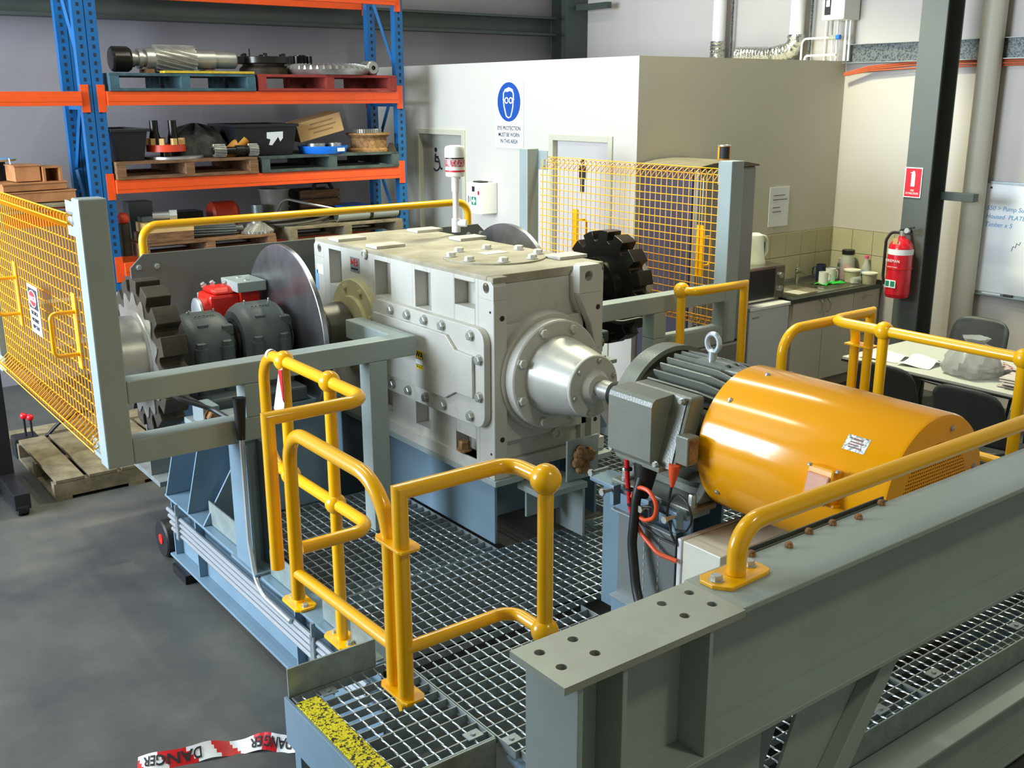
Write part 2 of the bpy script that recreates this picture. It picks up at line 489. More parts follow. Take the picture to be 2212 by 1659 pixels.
# ================================================================ ROOM SHELL
frame(ROOM)
solo('floor', MB().box(-7, 9, -4, 10, -0.12, 0), conc, kind='structure')
solo('ceiling', MB().box(-6.5, 8.2, -4, 10, 5.75, 5.83), roofm, kind='structure')
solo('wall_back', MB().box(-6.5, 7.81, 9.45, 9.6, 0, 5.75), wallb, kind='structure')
solo('shade_wall_left', MB().box(-1.75, -1.60, -4, 4.05, 0, 5.75), wall, kind='structure')  # unseen stub wall, added to keep door daylight off the foreground beam end
solo('wall_right', MB().box(7.81, 7.96, -4, 9.6, 0, 5.75), wallr, kind='structure')
solo('wall_partition_left', MB().grid('x', 5.394, 5.494, (5.66, 9.45, 0, 2.67), [(5.917, 6.674, 0, 2.10), (7.882, 8.706, 0, 2.10)]), wall, kind='structure')
solo('wall_partition_front', MB().box(5.494, 7.81, 5.66, 5.76, 0, 2.67), wallk, kind='structure')
solo('ceiling_partition', MB().box(5.494, 7.81, 5.76, 9.45, 2.57, 2.67), wall, kind='structure')

def make_door(n, y0, y1, leafmat, ajar):
    d = thing('door_%d' % n, None, None, (5.394, (y0 + y1) / 2, 0), kind='structure')
    f = MB()
    f.box(5.38, 5.49, y0, y0 + .05, 0, 2.10); f.box(5.38, 5.49, y1 - .05, y1, 0, 2.10); f.box(5.38, 5.49, y0 + .05, y1 - .05, 2.05, 2.10)
    part('door_frame', f, framep, d, .004)
    lf = MB().box(5.43, 5.468, y0 + .052 + ajar, y1 - .052, 0.01, 2.048)
    leaf = part('door_leaf', lf, leafmat, d, .002)
    part('door_handle', MB().cyl((5.43, y0 + .13 + ajar, 1.0), (5.39, y0 + .13 + ajar, 1.0), .012).cyl((5.39, y0 + .12 + ajar, 1.0), (5.39, y0 + .24 + ajar, 1.0), .01), boltm, d)
    return d
d1 = make_door(1, 7.882, 8.706, leafd, .045)
d2 = make_door(2, 5.917, 6.674, leafd2, 0)
# pictograms on the doors
xw = 5.4285
def flat(pts, m, par, name, x=xw): return part(name, MB().ax('x', pts, x - .0015, x + .0015), m, par)
g = MB()
g.ax('x', circ2(8.43, 1.905, .022, 14), xw - .002, xw + .001)
g.tube([(xw, 8.432, 1.87), (xw, 8.44, 1.80), (xw, 8.375, 1.795), (xw, 8.345, 1.735), (xw, 8.32, 1.735)], .009, 6)
g.tube([(xw, 8.435, 1.845), (xw, 8.385, 1.842)], .007, 6)
g.tube([(xw, 8.425 + .062 * math.cos(a), 1.775 + .062 * math.sin(a)) for a in [math.radians(x) for x in range(100, 330, 18)]], .008, 6)
part('accessible_symbol', g, blackt, d1)
part('lock_plate', MB().box(5.426, 5.43, 8.03, 8.11, 1.66, 1.84), dvoid, d1, label='dark plate on the accessible toilet door')
g = MB().ax('x', circ2(6.306, 1.895, .022, 14), xw - .002, xw + .001)
g.ax('x', [(6.345, 1.865), (6.267, 1.865), (6.267, 1.76), (6.283, 1.76), (6.283, 1.66), (6.329, 1.66), (6.329, 1.76), (6.345, 1.76)], xw - .002, xw + .001)
part('man_symbol', g, blackt, d2)

# tile splashback: every tile its own piece on a grout bed
tr = thing('trim_1', None, None, (7.2, 5.65, .86), kind='structure')
part('grout_bed', MB().box(6.03, 7.805, 5.652, 5.66, .86, 1.268).box(7.802, 7.81, 4.75, 5.652, .86, 1.268), grout, tr)
tw, th = .205, .202
tb = MB().box(-tw / 2 + .002, tw / 2 - .002, -.006, .006, -th / 2 + .002, th / 2 - .002)
spots = []
for r in range(2):
    for k in range(8): spots.append((7.768 - .205 * (k + .5), 5.649, .862 + th * (r + .5)))
insts('tile', tb, tilem, tr, spots)
insts('tile', MB().box(-.016, .016, -.006, .006, -th / 2 + .002, th / 2 - .002), tilem, tr, [(7.785, 5.649, .862 + th * (r + .5)) for r in range(2)])
insts('tile', MB().box(-.006, .006, -tw / 2 + .002, tw / 2 - .002, -th / 2 + .002, th / 2 - .002), tilem, tr,
      [(7.799, 5.645 - .205 * (k + .5), .862 + th * (r + .5)) for r in range(2) for k in range(4)])

# steel of the building
def hsec(x0, x1, y0, y1, z0, z1, t=.014, along='x'):
    m = MB()
    if along == 'x':
        m.box(x0, x0 + t, y0, y1, z0, z1); m.box(x1 - t, x1, y0, y1, z0, z1); m.box(x0 + t, x1 - t, (y0 + y1) / 2 - .005, (y0 + y1) / 2 + .005, z0, z1)
    else:
        m.box(x0, x1, y0, y0 + t, z0, z1); m.box(x0, x1, y1 - t, y1, z0, z1); m.box((x0 + x1) / 2 - .005, (x0 + x1) / 2 + .005, y0 + t, y1 - t, z0, z1)
    return m
c = thing('steel_column', 'tall grey steel column carrying the red fire extinguisher', 'column', (7.3, 4.5, 0), kind='structure')
part('column_section', hsec(7.2, 7.42, 4.395, 4.604, 0, 5.75), colg, c, .002)
part('bracket_arm', MB().box(7.36, 7.43, 4.13, 4.4, 1.625, 1.685), colgd, c, .003, 'dark angle arm welded to the column')
solo('steel_column', hsec(7.52, 7.80, 9.02, 9.30, 0, 5.75, along='y'), colgd, 'dark steel column in the far corner above the cream partition', 'column', kind='structure')
m = MB(); m.box(-6.5, 7.52, 9.2, 9.38, 3.19, 3.215).box(-6.5, 7.52, 9.2, 9.38, 3.02, 3.045).box(-6.5, 7.52, 9.3, 9.312, 3.045, 3.19)
solo('steel_wall_beam', m, colgd, 'dark green steel beam running along the back wall above the rack', 'beam', kind='structure')
solo('steel_stub', MB().box(7.62, 7.68, 8.50, 9.0, 3.27, 3.33), colgd, 'short dark steel arm sticking out from the far corner column', 'bracket', kind='structure')

# round downpipe on the right wall
solo('downpipe', MB().cyl((7.72, 4.33, 0), (7.72, 4.33, 5.7), .085, 28), ppipe, 'thick cream round downpipe on the wall behind the grey column', 'pipe')

# ---------------------------------------------------------------- things on the walls
s = thing('safety_sign', 'white eye protection sign with a blue disc on the cream partition', 'sign', (5.39, 7.215, 1.97))
y0, y1, z0, z1 = 7.02, 7.41, 1.966, 2.515
part('sign_board', MB().box(5.385, 5.393, y0, y1, z0, z1), whites, s, .002)
cy, cz, R0 = 7.215, 2.345, .16
part('blue_disc', MB().ax('x', circ2(cy, cz, R0, 40), 5.3835, 5.386), bluesign, s, label='blue disc with a goggled head')
hp = MB(); xs_ = 5.3825
def line(pts, r=.0055): hp.tube([(xs_, cy + a, cz + b) for a, b in pts], r, 6)
line([(.072, .02), (.07, .072), (.045, .1), (.0, .112), (-.05, .098), (-.068, .06), (-.066, .02)])
line([(.072, .02), (.062, -.04), (.045, -.085), (.03, -.118), (0, -.13), (-.03, -.118), (-.045, -.085), (-.06, -.04), (-.066, .02)])
hp.ax('x', [(cy + a, cz + b) for a, b in [(.062, .075), (.04, .1), (.0, .12), (-.045, .106), (-.07, .07), (-.05, .078), (-.02, .09), (.02, .08), (.04, .085)]], xs_ - .001, xs_ + .001)
for sgn in (-1, 1): hp.ring((xs_ - .001, cy + sgn * .03, cz + .012), (1, 0, 0), .027, .017, .003, 20)
line([(.057, .014), (.08, .02)], .004); line([(-.057, .014), (-.078, .02)], .004)
part('goggled_head', hp, whites, s)
for i, t in enumerate(['EYE PROTECTION', 'MUST BE WORN', 'IN THIS AREA']):
    text('sign_lettering', t, .047, blackt, s, (5.3845, cy, 2.115 - i * .054), (0, -1, 0), (0, 0, 1), sx=.86, bold=.0006)

f = thing('first_aid_box', 'small white first aid cabinet with a green cross on the partition', 'first aid box', (5.35, 7.53, 1.42))
part('cabinet_body', MB().box(5.23, 5.392, 7.40, 7.63, 1.40, 1.665), white, f, .004)
part('cabinet_door', MB().box(5.222, 5.231, 7.40, 7.63, 1.40, 1.665), whites, f, .003)
part('green_cross_label', MB().box(5.2205, 5.2225, 7.478, 7.548, 1.475, 1.545), greent, f)
part('white_cross', MB().box(5.2195, 5.2207, 7.504, 7.522, 1.483, 1.537).box(5.2195, 5.2207, 7.486, 7.504, 1.501, 1.519).box(5.2195, 5.2207, 7.522, 7.54, 1.501, 1.519), whites, f)
part('label_print', MB().box(5.2205, 5.2225, 7.50, 7.54, 1.59, 1.635).box(5.2205, 5.2225, 7.59, 7.60, 1.49, 1.55).box(5.2205, 5.2225, 7.565, 7.572, 1.50, 1.545), blackt, f)
part('red_label', MB().box(5.2205, 5.2225, 7.43, 7.455, 1.565, 1.60), redsign, f)
part('clutter_on_top', MB().box(5.26, 5.34, 7.46, 7.58, 1.666, 1.676), dvoid, f, .002)
solo('wall_notice', MB().box(6.915, 7.165, 5.652, 5.657, 1.33, 1.655), whitep, 'white paper notice taped to the kitchen wall above the sink', 'paper')
nt_ = bpy.data.objects['wall_notice']
pn = MB()
for i, (a, b) in enumerate([(.03, .13), (.03, .16), (.03, .07), (.03, .09)]): pn.box(6.93 + a, 6.93 + b + .05, 5.6505, 5.6515, 1.585 - i * .035 - (i > 1) * .03, 1.59 - i * .035 - (i > 1) * .03)
part('notice_print', pn, blackt, nt_)

# water heater, ducts and small pipes above the partition
h = thing('water_heater', 'white wall water heater with a dark window above the partition roof', 'water heater', (7.72, 5.66, 2.95))
part('heater_case', MB().box(7.58, 7.80, 5.555, 5.775, 2.995, 3.45), white, h, .01)
part('display_window', MB().box(7.574, 7.581, 5.685, 5.745, 3.035, 3.16), blackt, h, .003)
part('display_mark', MB().box(7.5735, 7.5745, 5.695, 5.73, 3.10, 3.15), whites, h)
vp = MB().cyl((7.66, 5.72, 3.0), (7.66, 5.72, 2.87), .012, 10).cyl((7.66, 5.74, 2.86), (7.66, 5.66, 2.86), .018, 10)
part('valve', vp, boltm, h)
part('valve_knob', MB().cyl((7.66, 5.665, 2.86), (7.66, 5.63, 2.86), .02, 12), bluep, h)
pp = MB()
pp.tube(fillet([(7.66, 5.74, 2.86), (7.66, 6.02, 2.86), (7.66, 6.02, 2.67)], .05), .009, 8)
pp.tube([(7.68, 5.72, 2.87), (7.68, 5.72, 2.67)], .008, 8); pp.tube([(7.70, 5.69, 3.0), (7.70, 5.69, 2.67)], .008, 8)
pp.tube([(7.72, 5.62, 3.0), (7.72, 5.62, 2.67)], .012, 8); pp.tube([(7.74, 5.595, 3.0), (7.74, 5.595, 2.67)], .010, 8)
pp.tube(fillet([(7.66, 5.98, 2.67), (7.66, 5.98, 2.72), (7.66, 5.66, 2.72)], .03), .009, 8); pp.tube([(7.78, 5.87, 3.6), (7.78, 5.87, 2.67)], .006, 8)
part('copper_pipework', pp, white, h)
def duct(y, name_label, curve):
    d = thing('exhaust_duct', name_label, 'duct', (7.68, y, 2.67))
    part('rigid_pipe', MB().cyl((7.68, y, 2.84), (7.68, y, 5.7), .062, 24), pvc, d)
    mb = MB()
    prof = []
    pth = fillet(curve, .10, 8)
    dense = []
    for a, b in zip(pth[:-1], pth[1:]):
        n = max(1, int((b - a).length / .014))
        dense += [a.lerp(b, k / n) for k in range(n)]
    dense.append(pth[-1])
    mb.tube(dense, .072, 20)
    for i, p in enumerate(dense):
        for k in range(20):
            v = mb.v[i * 20 + k]
            mb.v[i * 20 + k] = p + (v - p) * (1 + (.07 if i % 2 else -.03) + random.uniform(-.04, .04))
    part('foil_flex', mb, foil, d, label='crinkled silver foil flex duct')
    part('wall_tie', MB().box(7.74, 7.76, y - .10, y - .085, 2.67, 5.7), traym, d)
    return d
duct(7.0, 'white exhaust pipe with foil sleeve, farther of the two ducts', [(7.68, 7.0, 2.88), (7.68, 7.0, 2.675)])
duct(6.10, 'white exhaust pipe with a bent foil hose, beside the water heater', [(7.68, 6.10, 2.90), (7.68, 6.10, 2.78), (7.62, 6.30, 2.73), (7.52, 6.62, 2.74)])

t = thing('cable_tray', 'perforated metal cable tray running along the right wall', 'cable tray', (7.79, 3.5, 2.64))
part('tray_web', MB().box(7.785, 7.80, .5, 5.655, 2.655, 2.80), traym, t)
part('tray_lip', MB().box(7.745, 7.786, .5, 5.655, 2.650, 2.656).box(7.745, 7.786, .5, 5.655, 2.798, 2.802), galvp, t)
cb = []
for i in range(4):
    dz = i * .015
    cb.append([(7.775 - .012 * (i % 2), .5, 2.60 + dz), (7.775 - .012 * (i % 2), 4.4, 2.605 + dz), (7.77, 5.0, 2.60 + dz + .01 * math.sin(i)), (7.76, 5.4, 2.585 + dz * .8), (7.74, 5.62, 2.55 + dz * .4)])
for i, p in enumerate(cb):
    part('orange_cable', MB().tube(fillet(p, .3, 4), .006, 8), corng, t)

wb = thing('whiteboard', 'whiteboard with blue marker notes on the right wall', 'whiteboard', (7.79, 3.5, .87))
part('board', MB().box(7.792, 7.80, 2.6, 4.28, .90, 1.74), whites, wb)
fr = MB().box(7.785, 7.806, 4.268, 4.29, .885, 1.755).box(7.785, 7.806, 2.6, 4.268, 1.735, 1.755).box(7.785, 7.806, 2.6, 4.268, .885, .905)
part('board_frame', fr, galv, wb, .002)
part('pen_ledge', MB().box(7.755, 7.786, 2.7, 4.27, .878, .888), galv, wb, .002)
part('board_pen', MB().cyl((7.77, 4.20, .895), (7.77, 4.05, .895), .008, 10), whites, wb)
part('board_eraser', MB().box(7.762, 7.784, 3.96, 4.03, .889, .906), dgreen, wb, .003)
for i, tt in enumerate(['550 > Pump Suct > R', 'Housed  PLATE', 'Timber x 5']):
    text('marker_note', tt, .048, inkb, wb, (7.791, 4.255, 1.535 - i * .062), (0, -1, 0), (0, 0, 1), align='LEFT', shear=.2)
part('marker_squiggle', MB().tube([(7.791, 4.02, 1.24), (7.791, 4.01, 1.275), (7.791, 3.99, 1.27), (7.791, 3.985, 1.30), (7.791, 3.965, 1.29), (7.791, 3.955, 1.315)], .0018, 5), blackt, wb)
part('board_magnet', MB().cyl((7.792, 4.235, 1.705), (7.788, 4.235, 1.705), .008, 12), blackt, wb)

fs = thing('extinguisher_sign', 'red sign with a white extinguisher symbol on the grey column', 'sign', (7.19, 4.53, 1.644))
part('sign_plate', MB().box(7.193, 7.1995, 4.459, 4.603, 1.642, 1.866), whites, fs, .001)
part('red_field', MB().box(7.192, 7.1935, 4.466, 4.596, 1.650, 1.859), redsign, fs)
part('extinguisher_symbol', MB().ax('x', [(4.515, 1.725), (4.547, 1.725), (4.547, 1.815), (4.541, 1.828), (4.536, 1.84), (4.524, 1.84), (4.52, 1.828), (4.515, 1.815)], 7.1908, 7.1925).box(7.1908, 7.1925, 4.541, 4.556, 1.825, 1.831), whites, fs)
for i, tt in enumerate(['FIRE', 'EXTINGUISHER']):
    text('sign_lettering', tt, .022, whites, fs, (7.1915, 4.531, 1.688 - i * .022), (0, -1, 0), (0, 0, 1), sx=.72)

e = thing('fire_extinguisher', 'red fire extinguisher with a black hose hung on the grey column', 'fire extinguisher', (7.09, 4.51, .895))
ec = (7.09, 4.51, .895)
part('cylinder', MB().lathe(ec, (0, 0, 1), [(0, .082), (.01, .088), (.022, .088), (.026, .092), (.37, .092), (.40, .086), (.43, .066), (.445, .04), (.452, .026), (.47, .022)], 32), redext, e)
part('white_band', MB().lathe((7.09, 4.51, 1.225), (0, 0, 1), [(0, .0928), (.042, .0928)], 32, cap=False), whites, e)
part('lower_ring', MB().ring((7.09, 4.51, 1.115), (0, 0, 1), .0955, .091, .012, 32), redp, e)
for nm, sz, dz, st in (('FIREMAN', .030, .275, 0), ('ABE DRY POWDER', .010, .235, 0)):
    text('label_lettering', nm, sz, whites, e, (7.09 - .0945, 4.512, .895 + dz), (0, -1, 0), (0, 0, 1))
lb = MB().box(6.994, 6.9975, 4.525, 4.555, .985, 1.025).box(6.994, 6.9975, 4.478, 4.513, .985, 1.025)
part('class_labels', lb, greent, e)
part('class_label_backing', MB().box(6.9955, 6.9985, 4.47, 4.56, .975, 1.033), whites, e)
part('valve_head', MB().cyl((7.09, 4.51, 1.36), (7.09, 4.51, 1.40), .022, 14), boltm, e)
part('squeeze_handle', MB().prism([(7.09, 4.54, 1.39), (7.09, 4.54, 1.405), (7.09, 4.42, 1.44), (7.09, 4.42, 1.425)], (.016, 0, 0)).prism([(7.09, 4.54, 1.38), (7.09, 4.54, 1.388), (7.09, 4.44, 1.385), (7.09, 4.44, 1.375)], (.016, 0, 0)), blackp, e)
part('pressure_gauge', MB().cyl((7.07, 4.455, 1.405), (7.05, 4.455, 1.41), .02, 16), boltm, e)
part('service_tag', MB().box(7.012, 7.015, 4.495, 4.535, 1.285, 1.35), timber, e)
part('hose', MB().tube(fillet([(7.09, 4.53, 1.385), (7.08, 4.60, 1.385), (7.06, 4.625, 1.32), (7.06, 4.625, 1.05), (7.06, 4.61, .98)], .05), .011, 10), black, e)
part('wall_hook', MB().box(7.09, 7.2, 4.50, 4.52, 1.385, 1.40), blackp, e)

# ---------------------------------------------------------------- kitchen corner
fg = thing('fridge', 'tall dark grey fridge with a dusty curved top by the partition corner', 'fridge', (5.72, 5.34, 0))
part('fridge_body', MB().box(5.42, 6.03, 5.12, 5.63, .03, 1.90), fridgem, fg, .01)
part('fridge_door', MB().box(5.42, 6.03, 5.06, 5.115, .62, 1.90), fridges, fg, .02)
part('freezer_door', MB().box(5.42, 6.03, 5.06, 5.115, .06, .61), fridges, fg, .02)
part('fridge_cap', MB().prism([(5.405, 5.05, 1.90), (5.405, 5.05, 1.915), (5.56, 5.05, 1.938), (5.73, 5.05, 1.945), (5.90, 5.05, 1.938), (6.045, 5.05, 1.915), (6.045, 5.05, 1.90)], (0, .58, 0)), mat('dusty_cap', (120, 112, 92), .8, var=.3, scale=6), fg, .004)
part('fridge_handle', MB().cyl((5.445, 5.03, .75), (5.445, 5.03, 1.85), .014, 12).cyl((5.445, 5.06, .80), (5.445, 5.03, .80), .01, 8).cyl((5.445, 5.06, 1.80), (5.445, 5.03, 1.80), .01, 8), inox, fg)
cc = thing('coffee_tin', 'small amber and black coffee tin standing on the fridge', 'tin', (5.88, 5.25, 1.942))
part('tin_body', MB().lathe((5.88, 5.25, 1.942), (0, 0, 1), [(0, .045), (.003, .047), (.095, .047), (.10, .045)], 24), amber, cc)
part('tin_rim', MB().ring((5.88, 5.25, 2.038), (0, 0, 1), .0485, .04, .008, 24), boltm, cc)
lb = MB()
for k in range(7):
    a0 = math.radians(175 + k * 14); a1 = math.radians(189 + k * 14)
    lb.add([(5.88 + .0476 * math.cos(a0), 5.25 + .0476 * math.sin(a0), 1.948), (5.88 + .0476 * math.cos(a1), 5.25 + .0476 * math.sin(a1), 1.948), (5.88 + .0476 * math.cos(a1), 5.25 + .0476 * math.sin(a1), 2.035), (5.88 + .0476 * math.cos(a0), 5.25 + .0476 * math.sin(a0), 2.035)], [(0, 1, 2, 3)])
part('tin_label', lb, blackt, cc, label='black half of the label')

bf = thing('bar_fridge', 'low white bar fridge under the microwave', 'fridge', (6.30, 5.35, 0))
part('bar_fridge_body', MB().box(6.09, 6.56, 5.15, 5.63, .03, .80), barw, bf, .006)
part('bar_fridge_door', MB().box(6.09, 6.56, 5.10, 5.145, .05, .80), barw, bf, .008)
part('bar_fridge_top', MB().box(6.085, 6.565, 5.09, 5.63, .802, .83), white, bf, .006)
part('feet', MB().box(6.11, 6.15, 5.17, 5.21, 0, .03).box(6.50, 6.54, 5.17, 5.21, 0, .03).box(6.11, 6.15, 5.57, 5.61, 0, .03).box(6.50, 6.54, 5.57, 5.61, 0, .03), blackp, bf)
part('bar_fridge_badge', MB().box(6.12, 6.20, 5.0985, 5.101, .74, .755), galv, bf)
mw = thing('microwave', 'stainless microwave with a dark window on the bar fridge', 'microwave', (6.33, 5.37, .83))
part('oven_case', MB().box(6.10, 6.60, 5.20, 5.56, .838, 1.11), inox, mw, .006)
part('oven_window', MB().box(6.12, 6.475, 5.193, 5.201, .86, 1.09), blackp, mw, .003)
part('control_panel', MB().box(6.485, 6.595, 5.193, 5.201, .85, 1.10), inox, mw, .002)
insts('control_knob', MB().cyl((0, .002, 0), (0, -.018, 0), .022, 16), boltm, mw, [(6.54, 5.193, 1.03), (6.54, 5.193, .925)])
part('feet', MB().box(6.13, 6.16, 5.23, 5.26, .83, .838).box(6.54, 6.57, 5.23, 5.26, .83, .838).box(6.13, 6.16, 5.5, 5.53, .83, .838).box(6.54, 6.57, 5.5, 5.53, .83, .838), blackp, mw)
part('power_cord', MB().tube(fillet([(6.60, 5.50, .95), (6.72, 5.45, 1.0), (6.76, 5.35, .90), (6.68, 5.28, .875), (6.62, 5.35, .87)], .06), .006, 8), white, mw)
kt = thing('kettle', 'white electric kettle with a dark water gauge on the microwave', 'kettle', (6.43, 5.37, 1.11))
part('kettle_body', MB().lathe((6.43, 5.37, 1.11), (0, 0, 1), [(0, .085), (.02, .085), (.04, .078), (.20, .064), (.225, .058), (.24, .03), (.243, 0)], 28), kettlem, kt)
part('kettle_handle', MB().tube(fillet([(6.49, 5.37, 1.325), (6.555, 5.36, 1.31), (6.565, 5.36, 1.18), (6.505, 5.37, 1.15)], .05), .012, 10), kettlem, kt)
part('kettle_spout', MB().prism([(6.375, 5.36, 1.27), (6.375, 5.38, 1.27), (6.345, 5.37, 1.335), (6.38, 5.37, 1.335)], (0, 0, .006)), kettlem, kt)
part('water_gauge', MB().cbox((6.478, 5.316, 1.225), .022, .006, .12, Matrix.Rotation(math.radians(42), 3, 'Z')), navy, kt)

cab = thing('sink_cabinet', 'cream laminate sink cabinet with doors and drawers in the corner', 'cabinet', (7.2, 5.38, 0))
part('carcass', MB().box(6.63, 7.80, 5.14, 5.65, .10, .80), lamin, cab, .002)
part('kickboard', MB().box(6.64, 7.79, 5.18, 5.20, 0, .10), mat('kick_brown', (150, 142, 122), .6), cab)
handle = lambda x: MB().tube(fillet([(x, 5.12, .80 - .03), (x + .0, 5.095, .77), (x + .014, 5.09, .72), (x, 5.095, .67), (x, 5.12, .67)], .02), .005, 8)
for i, (a, b) in enumerate(((6.635, 7.03), (7.034, 7.43))):
    d = part('cabinet_door', MB().box(a + .002, b - .002, 5.121, 5.139, .11, .795), lamin, cab, .002)
    hx = 6.985 if i == 0 else 7.085
    part('door_handle', MB().tube(fillet([(hx - .012, 5.12, .785), (hx - .006, 5.10, .78), (hx + .010, 5.095, .735), (hx - .004, 5.10, .685), (hx - .014, 5.12, .68)], .03), .005, 8), boltm, d)
for i, (a, b) in enumerate(((.625, .795), (.42, .62), (.11, .415))):
    d = part('drawer_front', MB().box(7.434, 7.795, 5.121, 5.139, a, b), lamin, cab, .002)
    part('drawer_handle', MB().tube(fillet([(7.56, 5.12, (a + b) / 2 + .03), (7.57, 5.10, (a + b) / 2 + .035), (7.66, 5.10, (a + b) / 2 + .04), (7.67, 5.12, (a + b) / 2 + .035)], .01), .005, 8), boltm, d)
wt = thing('kitchen_worktop', 'dark speckled worktop with an inset stainless sink in the corner', 'worktop', (7.2, 5.38, .80))
part('worktop_slab', MB().grid('z', .80, .838, (6.60, 7.80, 5.10, 5.65), [(6.79, 7.13, 5.20, 5.50)]), wtop, wt, .004)
sk = part('sink', MB().grid('z', .8385, .843, (6.72, 7.62, 5.15, 5.58), [(6.79, 7.13, 5.20, 5.50)]).box(6.79, 6.794, 5.20, 5.50, .68, .84).box(7.126, 7.13, 5.20, 5.50, .68, .84).box(6.794, 7.126, 5.20, 5.204, .68, .84).box(6.794, 7.126, 5.496, 5.50, .68, .84).box(6.79, 7.13, 5.20, 5.50, .676, .68), inox, wt, .001)
dr = MB()
for k in range(9): dr.box(7.20, 7.58, 5.215 + k * .034, 5.229 + k * .034, .843, .847)
part('drainer_ridges', dr, inox, wt)
tp = thing('mixer_tap', 'chrome mixer tap behind the sink', 'tap', (7.20, 5.54, .843))
part('tap_body', MB().cyl((7.20, 5.54, .843), (7.20, 5.54, .95), .018, 14).sphere((7.20, 5.54, .96), .02, 12), inox, tp)
part('tap_spout', MB().tube(fillet([(7.20, 5.54, .925), (7.15, 5.46, .96), (7.12, 5.40, .945)], .03), .010, 10), inox, tp)
part('tap_lever', MB().tube([(7.20, 5.54, .965), (7.17, 5.53, 1.01)], .007, 8), inox, tp)

def mug(x, y, z, r, h, m, label, ang, name='mug', grp=None):
    t = thing(name, label, 'mug', (x, y, z), grp)
    part('mug_body', MB().lathe((x, y, z), (0, 0, 1), [(0, r * .9), (.004, r), (h, r), (h, r - .004), (.006, r - .005), (.006, 0)], 22), m, t)
    ca, sa = math.cos(ang), math.sin(ang)
    q = lambda d, zz: (x + ca * d, y + sa * d, z + zz)
    part('mug_handle', MB().tube(fillet([q(r - .003, h * .8), q(r + .028, h * .82), q(r + .030, h * .25), q(r - .003, h * .22)], .02), .006, 8), m, t)
    return t
ZW = .847
mug(7.51, 5.53, ZW, .042, .13, navy, 'dark navy mug standing at the back of the drainer', 2.0)
mug(7.32, 5.36, ZW, .040, .105, white, 'white mug nearest the sink bowl on the green cloth', -.4)
mug(7.47, 5.40, ZW, .042, .115, white, 'white mug in the middle of the drainer cups', -.3)
mug(7.66, 5.50, ZW - .008, .050, .10, greym, 'squat grey mug at the back beside the spray tin', -2.6)
cl = MB()
for k in range(60):
    pass
N = 12; vs = []; fs_ = []
for i in range(N + 1):
    for j in range(N + 1):
        u, v = i / N, j / N
        edge = .006 * math.sin(9 * u + 5 * v)
        vs.append((7.27 + .26 * u + edge, 5.29 + .12 * v + .02 * math.sin(6 * u), ZW + .003 + .012 * abs(math.sin(7 * u + 3 * v)) * abs(math.cos(5 * v - 2 * u))))
for i in range(N):
    for j in range(N): fs_.append((i * (N + 1) + j, (i + 1) * (N + 1) + j, (i + 1) * (N + 1) + j + 1, i * (N + 1) + j + 1))
cl.add(vs, fs_, True)
o = solo('dish_cloth', cl, green, 'bright green crumpled cloth under the white mugs on the drainer', 'cloth')
md = o.modifiers.new('thick', 'SOLIDIFY'); md.thickness = .003
sp = thing('spray_tin', 'slim grey spray tin standing by the wall corner', 'spray can', (7.735, 5.50, .838))
part('tin_body', MB().lathe((7.735, 5.50, .838), (0, 0, 1), [(0, .024), (.125, .024), (.135, .018)], 18), dgreen, sp)
part('tin_cap', MB().lathe((7.735, 5.50, .973), (0, 0, 1), [(0, .019), (.04, .018), (.045, .014)], 18), greym, sp)
jr = thing('storage_jar', 'clear jar of red biscuits with a dark lid', 'jar', (7.70, 5.40, .838))
part('jar_glass', MB().lathe((7.70, 5.40, .838), (0, 0, 1), [(0, .058), (.01, .062), (.18, .062), (.21, .05), (.225, .05)], 26), glassm, jr)
part('jar_lid', MB().lathe((7.70, 5.40, 1.063), (0, 0, 1), [(0, .054), (.035, .054), (.04, .048)], 26), blackp, jr)
part('jar_contents', MB().lathe((7.70, 5.40, .845), (0, 0, 1), [(0, .054), (.09, .055), (.12, .035), (.14, 0)], 16), brownf, jr)
bt = thing('drink_bottle', 'clear drink bottle with a pink cap and blue label', 'bottle', (7.755, 5.25, .838))
part('bottle_body', MB().lathe((7.755, 5.25, .838), (0, 0, 1), [(0, .036), (.008, .039), (.12, .039), (.16, .024), (.185, .015), (.20, .015)], 22), glassm, bt)
part('bottle_label', MB().lathe((7.755, 5.25, .885), (0, 0, 1), [(0, .0397), (.05, .0397)], 22, cap=False), lbluep, bt)
part('bottle_cap', MB().lathe((7.755, 5.25, 1.038), (0, 0, 1), [(0, .018), (.024, .018), (.026, .014)], 16), pink, bt)
def tub(x, y, r, h, label):
    t = thing('food_tub', label, 'tub', (x, y, .838))
    part('tub_body', MB().lathe((x, y, .838), (0, 0, 1), [(0, r * .86), (h, r), (h, r - .003), (.004, r * .86 - .003), (.004, 0)], 26), tubm, t)
    part('tub_lid', MB().lathe((x, y, .838 + h), (0, 0, 1), [(0, r * 1.05), (.012, r * 1.05), (.014, r * .9)], 26), cream, t)
    return t
tub(7.635, 5.30, .068, .10, 'round pale tub in front of the biscuit jar')
tub(7.69, 5.165, .064, .085, 'round pale tub nearest the worktop end')
gl = thing('drinking_glass', 'small clear glass lying by the round tubs', 'glass', (7.53, 5.225, .847))
part('glass_wall', MB().lathe((7.53, 5.225, .876), (1, -.3, 0), [(0, .026), (.075, .030)], 20, cap=False), glassm, gl)
part('glass_base', MB().cyl((7.53, 5.225, .876), (7.535, 5.2235, .876), .026, 20), glassm, gl)

